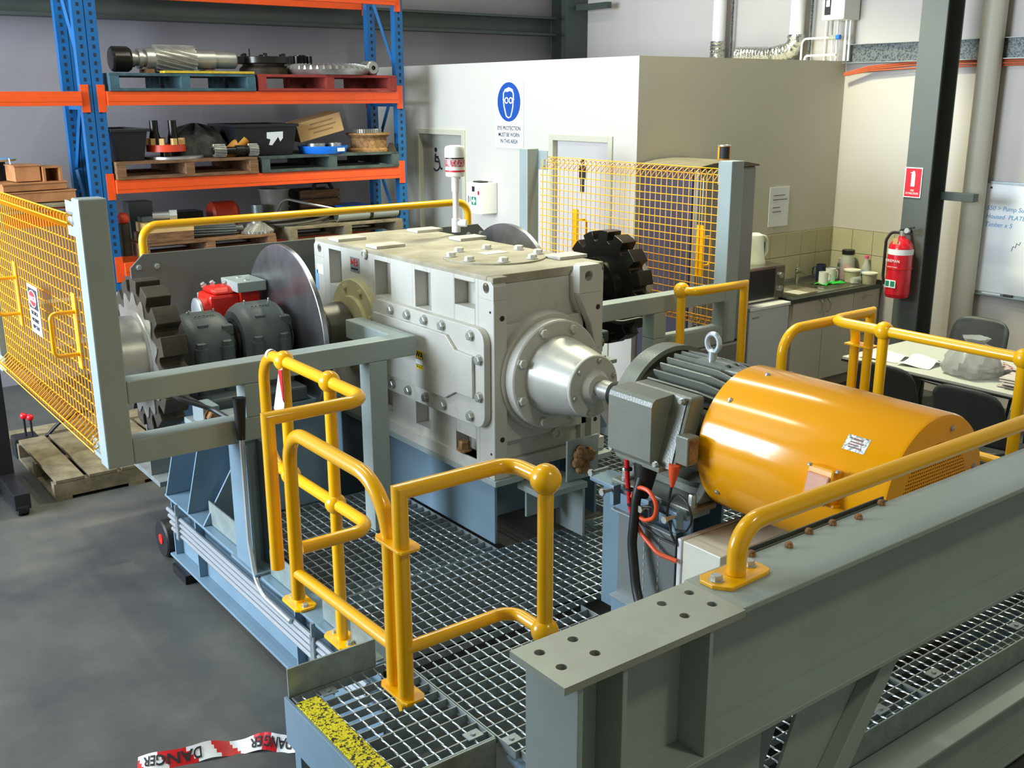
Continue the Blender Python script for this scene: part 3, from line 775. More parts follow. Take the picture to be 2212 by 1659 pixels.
# ---------------------------------------------------------------- meeting table and chairs
tb = thing('meeting_table', 'pale laminate table with a black edge behind the right handrail', 'table', (6.15, 3.0, 0))
part('table_top', MB().box(5.755, 6.5, 1.9, 4.015, .706, .724), tablem, tb, .002)
part('table_edge', MB().box(5.750, 6.505, 1.895, 4.02, .692, .7055), blackp, tb, .002)
for x in (5.83, 6.42):
    for y in (2.0, 3.92): part('leg', MB().cyl((x, y, 0), (x, y, .692), .02, 12), blackp, tb)
def chair(x, y, rz, label):
    t = thing('office_chair', label, 'chair', (x, y, 0))
    R = Matrix.Rotation(rz, 3, 'Z')
    def rot(m):
        m.v = [R @ v + Vector((x, y, 0)) for v in m.v]; return m
    # seat faces local +x, back on -x
    def shell(f, n=12, k=10):
        m = MB(); vs = []; fs = []
        for i in range(n + 1):
            for j in range(k + 1): vs.append(f(i / n, j / k))
        for i in range(n):
            for j in range(k): fs.append((i * (k + 1) + j, (i + 1) * (k + 1) + j, (i + 1) * (k + 1) + j + 1, i * (k + 1) + j + 1))
        return m.add(vs, fs, True)
    def seatf(u, v):
        w_ = .21 * (1 - .12 * (1 - u)); yy = (v - .5) * 2
        rr = 1 - .06 * abs(yy) ** 6 * (abs(u - .5) * 2) ** 4
        return (-.20 + .42 * u, yy * w_ * rr, .45 + .02 * abs(yy) ** 2 - .02 * math.sin(PI * u) - (.03 * max(0, u - .8) / .2))
    def backf(u, v):
        yy = (v - .5) * 2; z = .50 + .33 * u
        w_ = .225 * (1 - .10 * u ** 2) * (1 - .0 * u)
        cr = 1 - max(0, (u - .82) / .18) ** 2 * .16
        return (-.235 - .09 * u + .03 * abs(yy) ** 2, yy * w_ * cr, z - .02 * abs(yy) ** 4 * (u > .8))
    a = part('seat', rot(shell(seatf)), chairm, t); a.modifiers.new('thick', 'SOLIDIFY').thickness = .012
    b = part('backrest', rot(shell(backf)), chairm, t); b.modifiers.new('thick', 'SOLIDIFY').thickness = .012
    part('back_stem', rot(MB().box(-.255, -.19, -.05, .05, .44, .56)), chairm, t, .004)
    for sx, sy in ((1, 1), (1, -1), (-1, 1), (-1, -1)):
        part('leg', rot(MB().cyl((.15 * sx, .16 * sy, .44), (.19 * sx, .20 * sy, 0), .011, 10)), blackp, t)
    return t
chair(5.72, 3.50, 0, 'dark plastic chair at the table nearest the paired yellow posts')
chair(5.62, 2.90, 0, 'dark plastic chair at the table beside the plastic bag')
chair(6.86, 3.83, PI, 'dark plastic chair across the table against the wall')
chair(6.92, 3.20, PI, 'dark plastic chair cut off by the right picture edge')
def sheet(name, pts, m, label, cat, z, amp=.012, thick=.001, grp=None):
    N = 10; vs = []; fs = []
    (ax_, ay), (bx, by), (cx, cy_), (dx, dy) = pts
    for i in range(N + 1):
        for j in range(N + 1):
            u, v = i / N, j / N
            x = ax_ * (1 - u) * (1 - v) + bx * u * (1 - v) + cx * u * v + dx * (1 - u) * v
            y = ay * (1 - u) * (1 - v) + by * u * (1 - v) + cy_ * u * v + dy * (1 - u) * v
            vs.append((x, y, z + amp * (.5 + .5 * math.sin(5.1 * u + 3 * v + ax_ * 9)) * (.4 + .6 * abs(math.sin(2.2 * v + 4 * u)))))
    for i in range(N):
        for j in range(N): fs.append((i * (N + 1) + j, (i + 1) * (N + 1) + j, (i + 1) * (N + 1) + j + 1, i * (N + 1) + j + 1))
    o = solo(name, MB().add(vs, fs), m, label, cat, grp)
    md = o.modifiers.new('thick', 'SOLIDIFY'); md.thickness = thick
    return o
sheet('loose_paper', [(5.80, 3.93), (6.02, 3.93), (6.08, 3.72), (5.86, 3.68)], whitep, 'white paper sheet at the table end beside the yellow post', 'paper', .727, .02)
sheet('loose_paper', [(5.82, 3.66), (6.06, 3.70), (6.10, 3.50), (5.88, 3.46)], whitep, 'white folded paper sheet lying against the plastic bag', 'paper', .727, .035)
bg_ = MB().lathe((5.99, 3.24, .725), (0, 0, 1), [(0, .10), (.01, .15), (.05, .165), (.10, .15), (.15, .12), (.18, .09), (.20, .05), (.235, .075)], 40)
for i, v in enumerate(bg_.v):
    a = math.atan2(v.y - 3.24, v.x - 5.99); r = math.hypot(v.x - 5.99, v.y - 3.24)
    k = 1 + .09 * math.sin(5 * a + 20 * v.z) + .06 * math.sin(9 * a - 33 * v.z)
    v.x = 5.99 + math.cos(a) * r * k; v.y = 3.24 + math.sin(a) * r * k * 1.05
bag = solo('plastic_bag', bg_, bagm, 'crumpled clear grey plastic bag full on the table', 'bag')
sheet('patterned_cloth', [(6.08, 3.22), (6.30, 3.20), (6.26, 2.98), (6.05, 3.00)], fabr, 'red and white patterned cloth heaped behind the plastic bag', 'cloth', .735, .07, .004)
for i in range(5):
    dx = .02 * math.sin(i * 2.1); dy = .02 * math.cos(i * 1.7)
    sheet('newspaper', [(5.84 + dx, 2.98 + dy), (6.16 + dx, 3.02 + dy), (6.20 + dx, 2.62 + dy), (5.88 + dx, 2.58 + dy)], newsp, ['bottom newspaper of the heap at the right end of the table', 'second newspaper from the bottom of the table heap', 'middle newspaper of the heap on the table', 'second newspaper from the top of the table heap', 'topmost newspaper of the heap on the table'][i], 'newspaper', .727 + i * .011, .006, .006, 'newspapers in the heap on the table')

# ================================================================ MACHINE
frame(MACH)
ZG = .29
# ---------------------------------------------------------------- skid base
sk = thing('base_frame', 'blue grey welded steel skid carrying the gearbox and motor', 'steel frame', (3.0, 3.6, -.13))
def ibeam_y(x0, x1, y0, y1, z0, z1, t=.014):
    xm = (x0 + x1) / 2
    return MB().box(x0, x1, y0, y1, z1 - t, z1).box(x0, x1, y0, y1, z0, z0 + t).box(xm - .006, xm + .006, y0, y1, z0 + t, z1 - t)
def ibeam_x(y0, y1, x0, x1, z0, z1, t=.014):
    ym = (y0 + y1) / 2
    return MB().box(x0, x1, y0, y1, z1 - t, z1).box(x0, x1, y0, y1, z0, z0 + t).box(x0, x1, ym - .006, ym + .006, z0 + t, z1 - t)
part('side_beam', ibeam_y(1.664, 1.80, 3.155, 5.42, -.08, .288), blug, sk, .003)
part('side_beam', ibeam_y(4.285, 4.425, 1.62, 6.4, -.08, .288), blug, sk, .003)
part('end_beam', ibeam_x(1.60, 1.735, 1.80, 4.285, -.08, .20), grey2, sk, .003)
part('cross_beam', ibeam_x(3.66, 3.78, 1.80, 4.285, -.08, .245), blug, sk)
part('cross_beam', ibeam_x(2.34, 2.44, 1.80, 4.285, -.08, .245), blug, sk)
part('cross_beam', ibeam_x(5.30, 5.42, 1.80, 4.285, -.08, .288), blug, sk)
insts('web_stiffener', MB().box(-.036, .040, -.006, .006, -.17, .17), blug, sk, [(1.718, y, .104) for y in (3.83, 5.02, 5.38)], .001)
insts('skid_foot', MB().box(-.10, .10, -.10, .10, -.025, .025), blackp, sk, [(x, y, -.105) for x in (1.732, 4.355) for y in (1.9, 3.6, 5.2) if x > 2 or y > 3])
# conduits clipped along the beam web
cdm = []
for k in range(4):
    part('conduit', MB().tube([(1.668, 3.16, .205 - .032 * k), (1.668, 5.40 - .02 * k, .205 - .032 * k)], .012, 10), galvr, sk)
insts('conduit_clip', MB().box(-.004, .004, -.018, .018, -.07, .07).box(-.004, .08, -.006, .006, .05, .13), galv, sk, [(1.652, y, .157) for y in (3.60, 5.22)])
# bearing plinths with gussets, left and right
for sx, nm in ((1, ''), (-1, '')):
    mx = lambda x: x if sx > 0 else 6.08 - x
    def bx(m, a, b, *r):
        a, b = sorted((mx(a), mx(b))); return m.box(a, b, *r)
    m = MB(); bx(m, 1.92, 2.36, 4.80, 5.40, .29, .86); bx(m, 1.84, 2.40, 4.72, 5.46, .86, .89)
    part('bearing_plinth', m, blug, sk, .004)
    m = MB()
    for y in (5.05, 5.38):
        m.ax('y', [(mx(1.66), .29), (mx(1.92), .29), (mx(1.92), .88), (mx(1.80), .88)], y, y + .012)
    m.ax('y', [(mx(1.665), .29), (mx(1.92), .29), (mx(1.92), .70)], 4.84, 4.852)
    part('gusset', m, blug, sk, .001)
    m = MB(); bx(m, 1.655, 1.667, 4.18, 4.38, .29, .90); bx(m, 1.745, 1.757, 4.18, 4.38, .29, .90); bx(m, 1.667, 1.745, 4.274, 4.286, .29, .90)
    part('channel_post', m, blug, sk, .001)
    m = MB(); bx(m, 1.64, 1.80, 4.14, 4.42, .288, .30)
    part('post_base_plate', m, blug, sk, .002)
# gearbox pedestal
m = MB().box(2.72, 2.735, 3.77, 5.50, .29, .605).box(3.36, 3.375, 3.77, 5.50, .29, .605).box(2.735, 3.36, 4.05, 4.065, .29, .605).box(2.735, 3.36, 5.30, 5.315, .29, .605)
part('gearbox_pedestal', m, blug, sk, .002)
part('pedestal_top', MB().box(2.69, 2.86, 3.72, 5.56, .605, .635).box(3.24, 3.43, 3.72, 5.56, .605, .635), grey2, sk, .003)
m = MB().box(2.84, 3.12, 3.55, 3.75, .56, .59).box(3.09, 3.105, 3.55, 3.76, .31, .56).box(2.86, 3.09, 3.70, 3.715, .42, .56)
part('jacking_bracket', m, grey2, sk, .003)
part('jacking_plate', MB().grid('y', 3.60, 3.612, (3.03, 3.23, .59, .80), []), grey2, sk, .003)
jb = MB()
for i in range(26):
    jb.sphere((3.12 + random.uniform(-.05, .05), 3.59 - random.uniform(0, .02), .70 + random.uniform(-.06, .05)), random.uniform(.012, .028), 7)
part('rusty_jacking_bolt', jb, rust, sk, label='lump of rust on the jacking bolt')
part('shaft_tunnel_plate', MB().box(3.43, 3.74, 5.02, 5.03, .29, 1.02).box(2.34, 2.68, 5.33, 5.34, .29, 1.02), darks, sk)
# motor pedestal
m = MB().grid('x', 2.742, 2.757, (2.52, 3.02, .29, .845), [(2.56, 2.64, .45, .80), (2.72, 2.84, .45, .80)])
m.grid('x', 3.283, 3.298, (2.52, 3.02, .29, .845), [(2.56, 2.64, .45, .80), (2.72, 2.84, .45, .80)])
m.box(2.757, 3.283, 3.005, 3.02, .29, .845)
part('motor_pedestal', m, blug, sk, .002)
part('motor_slide_rail', MB().box(2.70, 2.83, 2.505, 3.06, .845, .862).box(3.21, 3.34, 2.505, 3.06, .845, .862), blug, sk, .002)
m = MB()
for y in (2.53, 2.66, 2.88):
    m.box(2.66, 2.70, y - .012, y + .012, .80, .885)
part('jacking_lug', m, blug, sk, .003)
insts('jacking_bolt', MB().cyl((0, 0, 0), (-.085, 0, 0), .008, 10).lathe((-.085, 0, 0), (-1, 0, 0), [(0, .015), (.012, .015)], 6, False), boltm, sk, [(2.70, 2.53, .868), (2.70, 2.66, .868), (2.70, 2.88, .868), (2.70, 2.95, .93)])
# landing
ld = thing('entry_landing', 'galvanised grating landing with a yellow nosing at the left front of the machine', 'landing', (1.57, 2.82, -.13))
def grate(t, x0, x1, y0, y1, kx=.05, ky=.0625, band='xXyY'):
    L = x1 - x0 - .01; Wd = y1 - y0 - .01
    nb = int((y1 - y0 - .02) / ky); nr = int((x1 - x0 - .02) / kx)
    bar = MB().box(-L / 2, L / 2, -.0024, .0024, -.03, 0)
    insts('bearing_bar', bar, galv, t, [((x0 + x1) / 2, y0 + .0125 + ky * (i + .5), ZG) for i in range(nb) if y0 + .0125 + ky * (i + .5) < y1 - .01])
    rod = MB(); n = int(Wd / .0125); vs = []; fs = []
    for i in range(n + 1):
        a = i * PI / 8 * 1.0; y = -Wd / 2 + Wd * i / n
        for k in range(4):
            th = a + k * PI / 2
            vs.append((.0034 * math.cos(th), y, .0034 * math.sin(th)))
    for i in range(n):
        for k in range(4): fs.append((4 * i + k, 4 * i + (k + 1) % 4, 4 * i + 4 + (k + 1) % 4, 4 * i + 4 + k))
    rod.add(vs, fs)
    insts('twisted_rod', rod, galvr, t, [(x0 + .012 + kx * (i + .5), (y0 + y1) / 2, ZG - .003) for i in range(nr)])
    m = MB()
    if 'x' in band: m.box(x0, x0 + .005, y0, y1, ZG - .032, ZG)
    if 'X' in band: m.box(x1 - .005, x1, y0, y1, ZG - .032, ZG)
    if 'y' in band: m.box(x0 + .005, x1 - .005, y0, y0 + .005, ZG - .032, ZG)
    if 'Y' in band: m.box(x0 + .005, x1 - .005, y1 - .005, y1, ZG - .032, ZG)
    part('banding_bar', m, galv, t)
grate(ld, 1.345, 1.798, 2.50, 3.14)
part('nosing_strip', MB().box(1.345, 1.425, 2.50, 3.085, ZG + .0005, ZG + .007).box(1.338, 1.345, 2.50, 3.085, ZG - .03, ZG + .007), tiger, ld, .001, 'gritty yellow nosing worn to black')
part('fascia_plate', MB().box(1.325, 1.338, 2.49, 3.16, .10, ZG), blug, ld, .002)
part('front_fascia', MB().box(1.338, 1.795, 2.49, 2.499, .10, ZG), galvp, ld, .002)
part('under_rib', MB().box(1.338, 1.66, 2.78, 2.79, .10, .25), galvp, ld)
part('kick_plate', MB().box(1.338, 1.70, 3.143, 3.151, .25, .405), galvp, ld, .001)
part('landing_strut', MB().box(1.345, 1.39, 2.50, 2.55, -.13, .10).box(1.345, 1.39, 3.09, 3.14, -.13, .10), blug, ld, .002)
insts('grating_clip', MB().box(-.03, .03, -.022, .022, 0, .004).cyl((0, 0, .004), (0, 0, .010), .010, 8), galv, ld, [(1.47, 3.09, ZG + .001), (1.74, 2.55, ZG + .001), (1.74, 3.07, ZG + .001)])
def gpanel(label, *r, clips=(), band='xXyY'):
    t = thing('grating_panel', label, 'grating', ((r[0] + r[1]) / 2, (r[2] + r[3]) / 2, ZG - .03))
    grate(t, *r, band=band)
    if clips: insts('grating_clip', MB().box(-.03, .03, -.022, .022, 0, .004).cyl((0, 0, .004), (0, 0, .010), .010, 8), galv, t, [(x, y, ZG + .001) for x, y in clips])
    return t
gm = gpanel('galvanised grating panel between the yellow entry gate and the motor pedestal', 1.802, 2.65, 2.39, 3.04, band='xXy', clips=((1.83, 2.45), (2.2, 2.43)))
grate(gm, 1.802, 3.452, 3.04, 3.715, band='xXY')
gpanel('galvanised grating panel on the far right side of the motor', 3.453, 4.28, 2.39, 3.715)
gpanel('galvanised grating panel along the left flank of the gearbox pedestal', 1.84, 2.70, 3.72, 4.78)
gpanel('galvanised grating panel along the right flank of the gearbox', 3.46, 4.28, 3.72, 4.78)
gpanel('galvanised grating panel under the big beam, left one with support plates', 1.82, 3.20, 1.75, 2.385, clips=((2.98, 1.80), (2.5, 1.80)))
gpanel('galvanised grating panel at the lower right corner under the big beam', 3.203, 4.28, 1.75, 2.385, clips=((3.35, 1.82), (3.95, 1.82)))
part('bearer_plate', MB().box(2.86, 3.10, 1.76, 2.36, .235, .255).box(3.12, 4.28, 1.755, 1.80, .235, .255), galvp, sk)
kp = thing('kick_plate', 'galvanised kick plate along the lower right grating edge', 'kick plate', (3.3, 1.742, .19))
part('plate', MB().box(1.82, 4.4, 1.738, 1.744, .19, .305), galvp, kp)
part('lip', MB().box(1.82, 4.4, 1.72, 1.738, .185, .192), galvp, kp)
for i, (a, b, lb) in enumerate(((3.17, 3.36, 'nearest the landing'), (3.47, 3.60, 'between the two stanchion feet'), (3.86, 4.12, 'beside the channel post'), (4.46, 4.86, 'farthest along the skid'))):
    t = thing('toe_board', 'galvanised toe board plate on the skid flange, ' + lb, 'toe board', (1.71, (a + b) / 2, .29))
    part('board', MB().box(1.708, 1.714, a, b, .292, .415), galvp, t)
    part('foot_lip', MB().box(1.714, 1.75, a, b, .2885, .294), galvp, t)

# ---------------------------------------------------------------- handrails
RP = .0235
def base_plate(par, x, y, z=ZG, lx=.05, ly=.085):
    p = part('base_plate', MB().ax('z', [(x - lx, y - ly + .02), (x - lx + .02, y - ly), (x + lx - .02, y - ly), (x + lx, y - ly + .02), (x + lx, y + ly - .02), (x + lx - .02, y + ly), (x - lx + .02, y + ly), (x - lx, y + ly - .02)], z, z + .012), yel, par, .002)
    return p
def bolts(par, spots, axis, r=.013, h=.013, m=None, name='bolt'):
    return insts(name, MB().hexb((0, 0, 0), axis, r, h), m or boltm, par, spots)
def ball(par, p, r=.042): return part('ball_joint', MB().sphere(p, r, 20), yel, par)
def post(par, x, y, z0, z1, r=RP): return part('post', MB().cyl((x, y, z0), (x, y, z1), r, 20), yel, par)

hl = thing('handrail', 'yellow ball jointed handrail with a hooped end left of the gearbox', 'handrail', (1.69, 3.6, ZG))
pth = [(1.312, 3.10, .83), (1.312, 3.10, 1.37), (1.69, 3.10, 1.37), (1.69, 4.0, 1.37), (1.69, 4.0, .88), (1.69, 3.10, .88), (1.40, 3.10, .88)]
part('rail', MB().tube(fillet(pth, [0, 0, .085, .13, .13, .085, 0], 8), RP, 18), yel, hl)
for y in (3.395, 3.79):
    post(hl, 1.69, y, ZG + .01, 1.37); ball(hl, (1.69, y, 1.37)); ball(hl, (1.69, y, .88))
    base_plate(hl, 1.69, y, .289)
    bolts(hl, [(1.69, y - .06, .301), (1.69, y + .06, .301)], (0, 0, 1))
part('tape_band', MB().lathe((1.69, 3.90, 1.37), (0, 1, 0), [(0, RP + .001), (.02, RP + .001)], 18, cap=False), whites, hl)
tp = thing('danger_tape', 'strip of red and white danger tape hanging on the left yellow post', 'tape', (1.66, 3.80, 1.12))
part('white_strip', MB().prism([(1.665, 3.755, 1.35), (1.665, 3.79, 1.33), (1.66, 3.85, 1.16), (1.66, 3.775, 1.13), (1.66, 3.745, 1.20)], (.003, 0, 0)), whites, tp)
part('red_strip', MB().prism([(1.663, 3.75, 1.345), (1.663, 3.785, 1.335), (1.661, 3.755, 1.22), (1.661, 3.745, 1.21)], (-.003, 0, 0)).prism([(1.66, 3.85, 1.158), (1.66, 3.775, 1.128), (1.66, 3.79, 1.12), (1.66, 3.855, 1.15)], (.003, 0, 0)), lredp, tp)

gt = thing('swing_gate', 'yellow tubular swing gate closed across the entry landing', 'gate', (1.35, 2.7, .70))
part('gate_frame', MB().tube(fillet([(1.35, 3.03, .735), (1.35, 3.03, 1.345), (1.35, 2.385, 1.345), (1.35, 2.385, .70)], [0, .11, .17, 0], 10), RP, 18), yel, gt)
part('lower_rail', MB().tube([(1.35, 3.03, .83), (1.35, 2.385, .845)], .020, 16), yel, gt)
m = MB()
for z in (1.185, .715):
    m.ax('z', [(1.318, 2.262), (1.375, 2.262), (1.388, 2.28), (1.388, 2.40), (1.375, 2.42), (1.325, 2.42), (1.312, 2.40), (1.312, 2.275)], z, z + .008)
part('hinge_plate', m, yel, gt, .001)
part('latch_tab', MB().prism([(1.342, 2.37, .715), (1.342, 2.335, .715), (1.342, 2.335, .655), (1.342, 2.35, .645), (1.342, 2.37, .67)], (.006, 0, 0)), yel, gt)

hc = thing('handrail', 'short yellow handrail with a big ball on its post beside the entry gate', 'handrail', (1.717, 2.133, ZG))
part('rail', MB().tube(fillet([(1.338, 2.30, .70), (1.338, 2.30, 1.356), (1.717, 2.30, 1.356), (1.717, 2.133, 1.356)], [0, 0, .06, 0], 8), RP, 18), yel, hc)
part('lower_rail', MB().tube(fillet([(1.338, 2.295, .88), (1.717, 2.295, .88), (1.717, 2.133, .88)], [0, .06, 0], 8), .020, 16), yel, hc)
post(hc, 1.717, 2.133, .16, 1.356); ball(hc, (1.717, 2.133, 1.356), .046); ball(hc, (1.717, 2.133, .88), .042)
base_plate(hc, 1.72, 2.133, .155)
part('side_bracket', MB().box(1.664, 1.80, 2.06, 2.21, .289, .30), yel, hc)

hr = thing('handrail', 'yellow handrail with two balls in front of the meeting table', 'handrail', (4.317, 2.4, ZG))
part('rail', MB().tube(fillet([(4.66, 3.10, .70), (4.66, 3.10, 1.31), (4.317, 3.10, 1.31), (4.317, 1.05, 1.31)], [0, 0, .09, 0], 8), .025, 18), yel, hr)
part('lower_rail', MB().tube(fillet([(4.66, 3.10, .83), (4.317, 3.10, .83), (4.317, 1.05, .83)], [0, .09, 0], 8), .021, 16), yel, hr)
for y in (2.794, 2.112):
    post(hr, 4.317, y, ZG + .01, 1.31, .025); ball(hr, (4.317, y, 1.31), .045); base_plate(hr, 4.317, y, .291)
g2 = thing('swing_gate', 'yellow tubular swing gate standing open behind the motor', 'gate', (4.38, 3.195, .60))
part('gate_frame', MB().tube(fillet([(4.077, 3.195, .605), (4.077, 3.195, 1.273), (4.68, 3.195, 1.273), (4.68, 3.195, .60)], [0, .13, .13, 0], 10), .025, 18), yel, g2)
part('lower_rail', MB().tube([(4.077, 3.195, .73), (4.68, 3.195, .73)], .021, 16), yel, g2)
m = MB()
for z in (1.118, .63): m.box(4.63, 4.712, 3.072, 3.227, z, z + .009)
part('hinge_plate', m, yel, g2, .001)
h4 = thing('handrail', 'short yellow handrail with a ball and square corner by the right mesh guard', 'handrail', (4.307, 4.10, ZG))
part('rail', MB().tube(fillet([(4.307, 4.114, 1.315), (4.307, 4.03, 1.315), (4.75, 4.03, 1.315), (4.75, 4.03, .70)], [0, .065, 0, 0], 8), .025, 18), yel, h4)
post(h4, 4.307, 4.114, ZG + .01, 1.315, .025); ball(h4, (4.307, 4.114, 1.315), .047); base_plate(h4, 4.307, 4.114, .291)
hb = thing('handrail', 'long yellow handrail bent down at both ends behind the back plate', 'handrail', (2.95, 5.9, ZG))
part('rail', MB().tube(fillet([(1.83, 5.90, .30), (1.83, 5.90, 1.70), (4.05, 5.90, 1.70), (4.05, 5.90, .30)], [0, .09, .09, 0], 8), RP, 18), yel, hb)
base_plate(hb, 1.83, 5.90, .289); base_plate(hb, 4.05, 5.90, .289)
part('rear_deck', MB().box(1.70, 4.36, 5.60, 6.20, .26, .289), galv, sk)
bp = thing('back_plate', 'tall grey guard plate with clipped corners behind the shafts', 'guard plate', (2.9, 5.75, .289))
part('plate', MB().ax('y', [(1.70, .289), (4.09, .289), (4.09, 1.50), (4.02, 1.565), (1.775, 1.565), (1.70, 1.495)], 5.74, 5.752), platem, bp, .002)
bolts(bp, [(1.745, 5.74, 1.495), (1.845, 5.74, 1.493), (4.04, 5.74, 1.50), (3.94, 5.74, 1.50)], (0, -1, 0), .014, .014, grey2)

# ---------------------------------------------------------------- end guards: RHS frames and weldmesh
def guard(sx, lab):
    mx = lambda x: x if sx > 0 else 6.03 - x
    t = thing('guard_frame', lab, 'guard frame', (mx(1.5), 5.3, ZG))
    def B(a, b, *r):
        a, b = sorted((mx(a), mx(b))); return MB().box(a, b, *r)
    for y in (4.25, 6.25):
        part('upright', B(1.085, 1.195, y, y + .10, .90, 2.015), grey2, t, .006)
        part('upper_rail', B(1.195, 2.60, y, y + .10, 1.165, 1.265), grey2, t, .006)
        part('lower_rail', B(1.195, 1.80, y, y + .10, .90, 1.01), grey2, t, .006)
        part('rail_post', B(1.70, 1.80, y, y + .10, 1.01, 1.165), grey2, t, .006)
        part('support_post', B(2.33, 2.43, y, y + .10, ZG, 1.165), grey2, t, .006)
    part('return_rail', B(2.50, 2.60, 4.35, 4.80, 1.165, 1.265), grey2, t, .006)
    m = MB()
    for (y0, y1) in ((4.35, 4.45), (6.14, 6.25)):
        for z0, z1 in ((1.86, 2.0), (.92, 1.0)):
            a, b = sorted((mx(1.086), mx(1.092))); m.box(a, b, y0, y1, z0, z1)
    part('mesh_bracket', m, grey2, t, .001)
    xm = mx(1.112); o = -1 if sx > 0 else 1
    p = thing('mesh_panel', 'yellow weldmesh guard panel with rolled edges on the %s guard frame' % ('left' if sx > 0 else 'right'), 'mesh guard', (xm, 5.3, .95))
    prof = [(0, .07), (.045, .03), (.045, .0), (0, .035), (0, .97), (.045, 1.0), (.045, .965), (0, .92)]
    zb = .955
    wire = MB().tube(fillet([(o * d, 0, z) for d, z in prof], [0, .012, .012, .01, .01, .012, .012, 0], 2), .0032, 5)
    ny = 37
    insts('vertical_wire', wire, yelw, p, [(xm, 4.37 + i * .05, zb) for i in range(ny)])
    hw = MB().tube([(0, -.92, 0), (0, .92, 0)], .0032, 5)
    insts('horizontal_wire', hw, yelw, p, [(xm - o * .004, 5.27, zb + .07 + .05 * i) for i in range(18)] + [(xm + o * .049, 5.27, zb + z) for z in (0.0, .032, .962, 1.0)])
    for y in (4.566, 5.66 if sx > 0 else 5.79):
        hd = part('handle_strip', MB().box(*sorted((xm + o * .006, xm + o * .012)), y - .03, y + .03, 1.27, 1.60), yel, p, .001)
        part('handle', MB().tube(fillet([(xm + o * .012, y, 1.52), (xm + o * .11, y, 1.52), (xm + o * .11, y, 1.335), (xm + o * .012, y, 1.335)], [0, .025, .025, 0], 5), .009, 10), yel, p)
    return t, p, xm, o
guard(1, 'grey box section guard frame on the left end of the skid')
_, pr, xr, o_ = guard(-1, 'grey box section guard frame on the right end, in front of the fridge')
ds = thing('danger_sign', 'small white danger sign with a red oval on the left mesh', 'sign', (1.06, 5.08, 1.33))
part('sign_board', MB().box(1.052, 1.057, 4.985, 5.175, 1.335, 1.565), whites, ds, .001)
part('black_panel', MB().box(1.0505, 1.0525, 5.0, 5.16, 1.455, 1.55), blackt, ds)
part('red_oval', MB().ax('x', [(5.08 + .068 * math.cos(a * PI / 12), 1.503 + .038 * math.sin(a * PI / 12)) for a in range(24)], 1.0495, 1.051), redsign, ds)
part('oval_ring', MB().tube([(1.0497, 5.08 + .068 * math.cos(a * PI / 12), 1.503 + .038 * math.sin(a * PI / 12)) for a in range(24)], .0025, 5, closed=True), whites, ds)
text('sign_lettering', 'DANGER', .034, whites, ds, (1.0492, 5.08, 1.491), (0, -1, 0), (0, 0, 1), sx=.85)
for i, tt in enumerate(['ELECTRICAL', 'MACHINERY', 'KEEP CLEAR']):
    text('sign_lettering', tt, .026, blackt, ds, (1.051, 5.08, 1.425 - i * .033), (0, -1, 0), (0, 0, 1), sx=.85)

# ---------------------------------------------------------------- gearbox
gx = thing('gearbox', 'large cream cast gearbox in the middle of the machine', 'gearbox', (3.06, 4.63, .635))
part('core_casting', MB().box(2.775, 3.34, 3.80, 5.47, .70, 1.56), gbox, gx, .004)
pk = [(5.195, 5.345, 1.36, 1.56), (4.655, 4.82, 1.37, 1.56), (4.265, 4.415, 1.37, 1.56), (3.885, 4.057, 1.44, 1.565), (4.30, 4.44, .745, .87), (3.89, 4.065, .70, .80), (4.68, 4.84, .745, .87)]
m = MB().grid('x', 2.70, 2.775, (3.86, 5.41, .635, 1.585), [q for q in pk])
lug = lambda y0, y1: [(y0, 1.46), (y1, 1.46), (y1, 1.60), (y0, 1.60)]
m.grid('x', 2.70, 2.775, (3.74, 3.86, .635, 1.50), []).grid('x', 2.70, 2.775, (5.41, 5.53, .635, 1.50), [])
m.holed('x', 2.70, 2.775, [(3.74, 1.50), (3.86, 1.50), (3.86, 1.585), (3.76, 1.585), (3.74, 1.565)], (3.798, 1.552), .024)
m.holed('x', 2.70, 2.775, [(5.41, 1.50), (5.53, 1.50), (5.53, 1.565), (5.51, 1.585), (5.41, 1.585)], (5.462, 1.548), .024)
part('side_flange', m, gbox, gx, .004)
m = MB().grid('x', 3.34, 3.42, (3.80, 5.53, .635, 1.585), [])
part('side_flange', m, gbox, gx, .004)
part('foot_flange', MB().box(2.69, 3.43, 3.78, 5.54, .635, .70).box(2.695, 2.785, 3.735, 3.80, .635, .70), gbox, gx, .003)
part('top_plate', MB().box(2.705, 3.42, 3.80, 5.525, 1.56, 1.605).box(2.705, 2.79, 3.75, 3.80, 1.575, 1.604), gboxt, gx, .005)
# lid on the top
cx_, cy_ = 3.08, 4.25
part('inspection_lid', MB().lathe((cx_, cy_, 1.605), (0, 0, 1), [(0, .262), (.008, .262), (.010, .257), (.012, 0)], 48, smooth=False), gboxt, gx)
bolts(gx, [(cx_ + .225 * math.cos(a), cy_ + .225 * math.sin(a), 1.616) for a in [PI / 4 * k + .35 for k in range(8)]], (0, 0, 1), .024, .024, gbox, 'lid_bolt')
part('paper_label', MB().box(3.05, 3.19, 4.28, 4.36, 1.6175, 1.6185), cream, gx)
m = MB()
for (x, y) in ((3.36, 5.36), (3.36, 4.90), (3.36, 4.02), (2.80, 5.30), (2.83, 4.92)): m.box(x - .09, x + .09, y - .06, y + .06, 1.605, 1.622)
part('machined_pad', m, gbox, gx, .002)
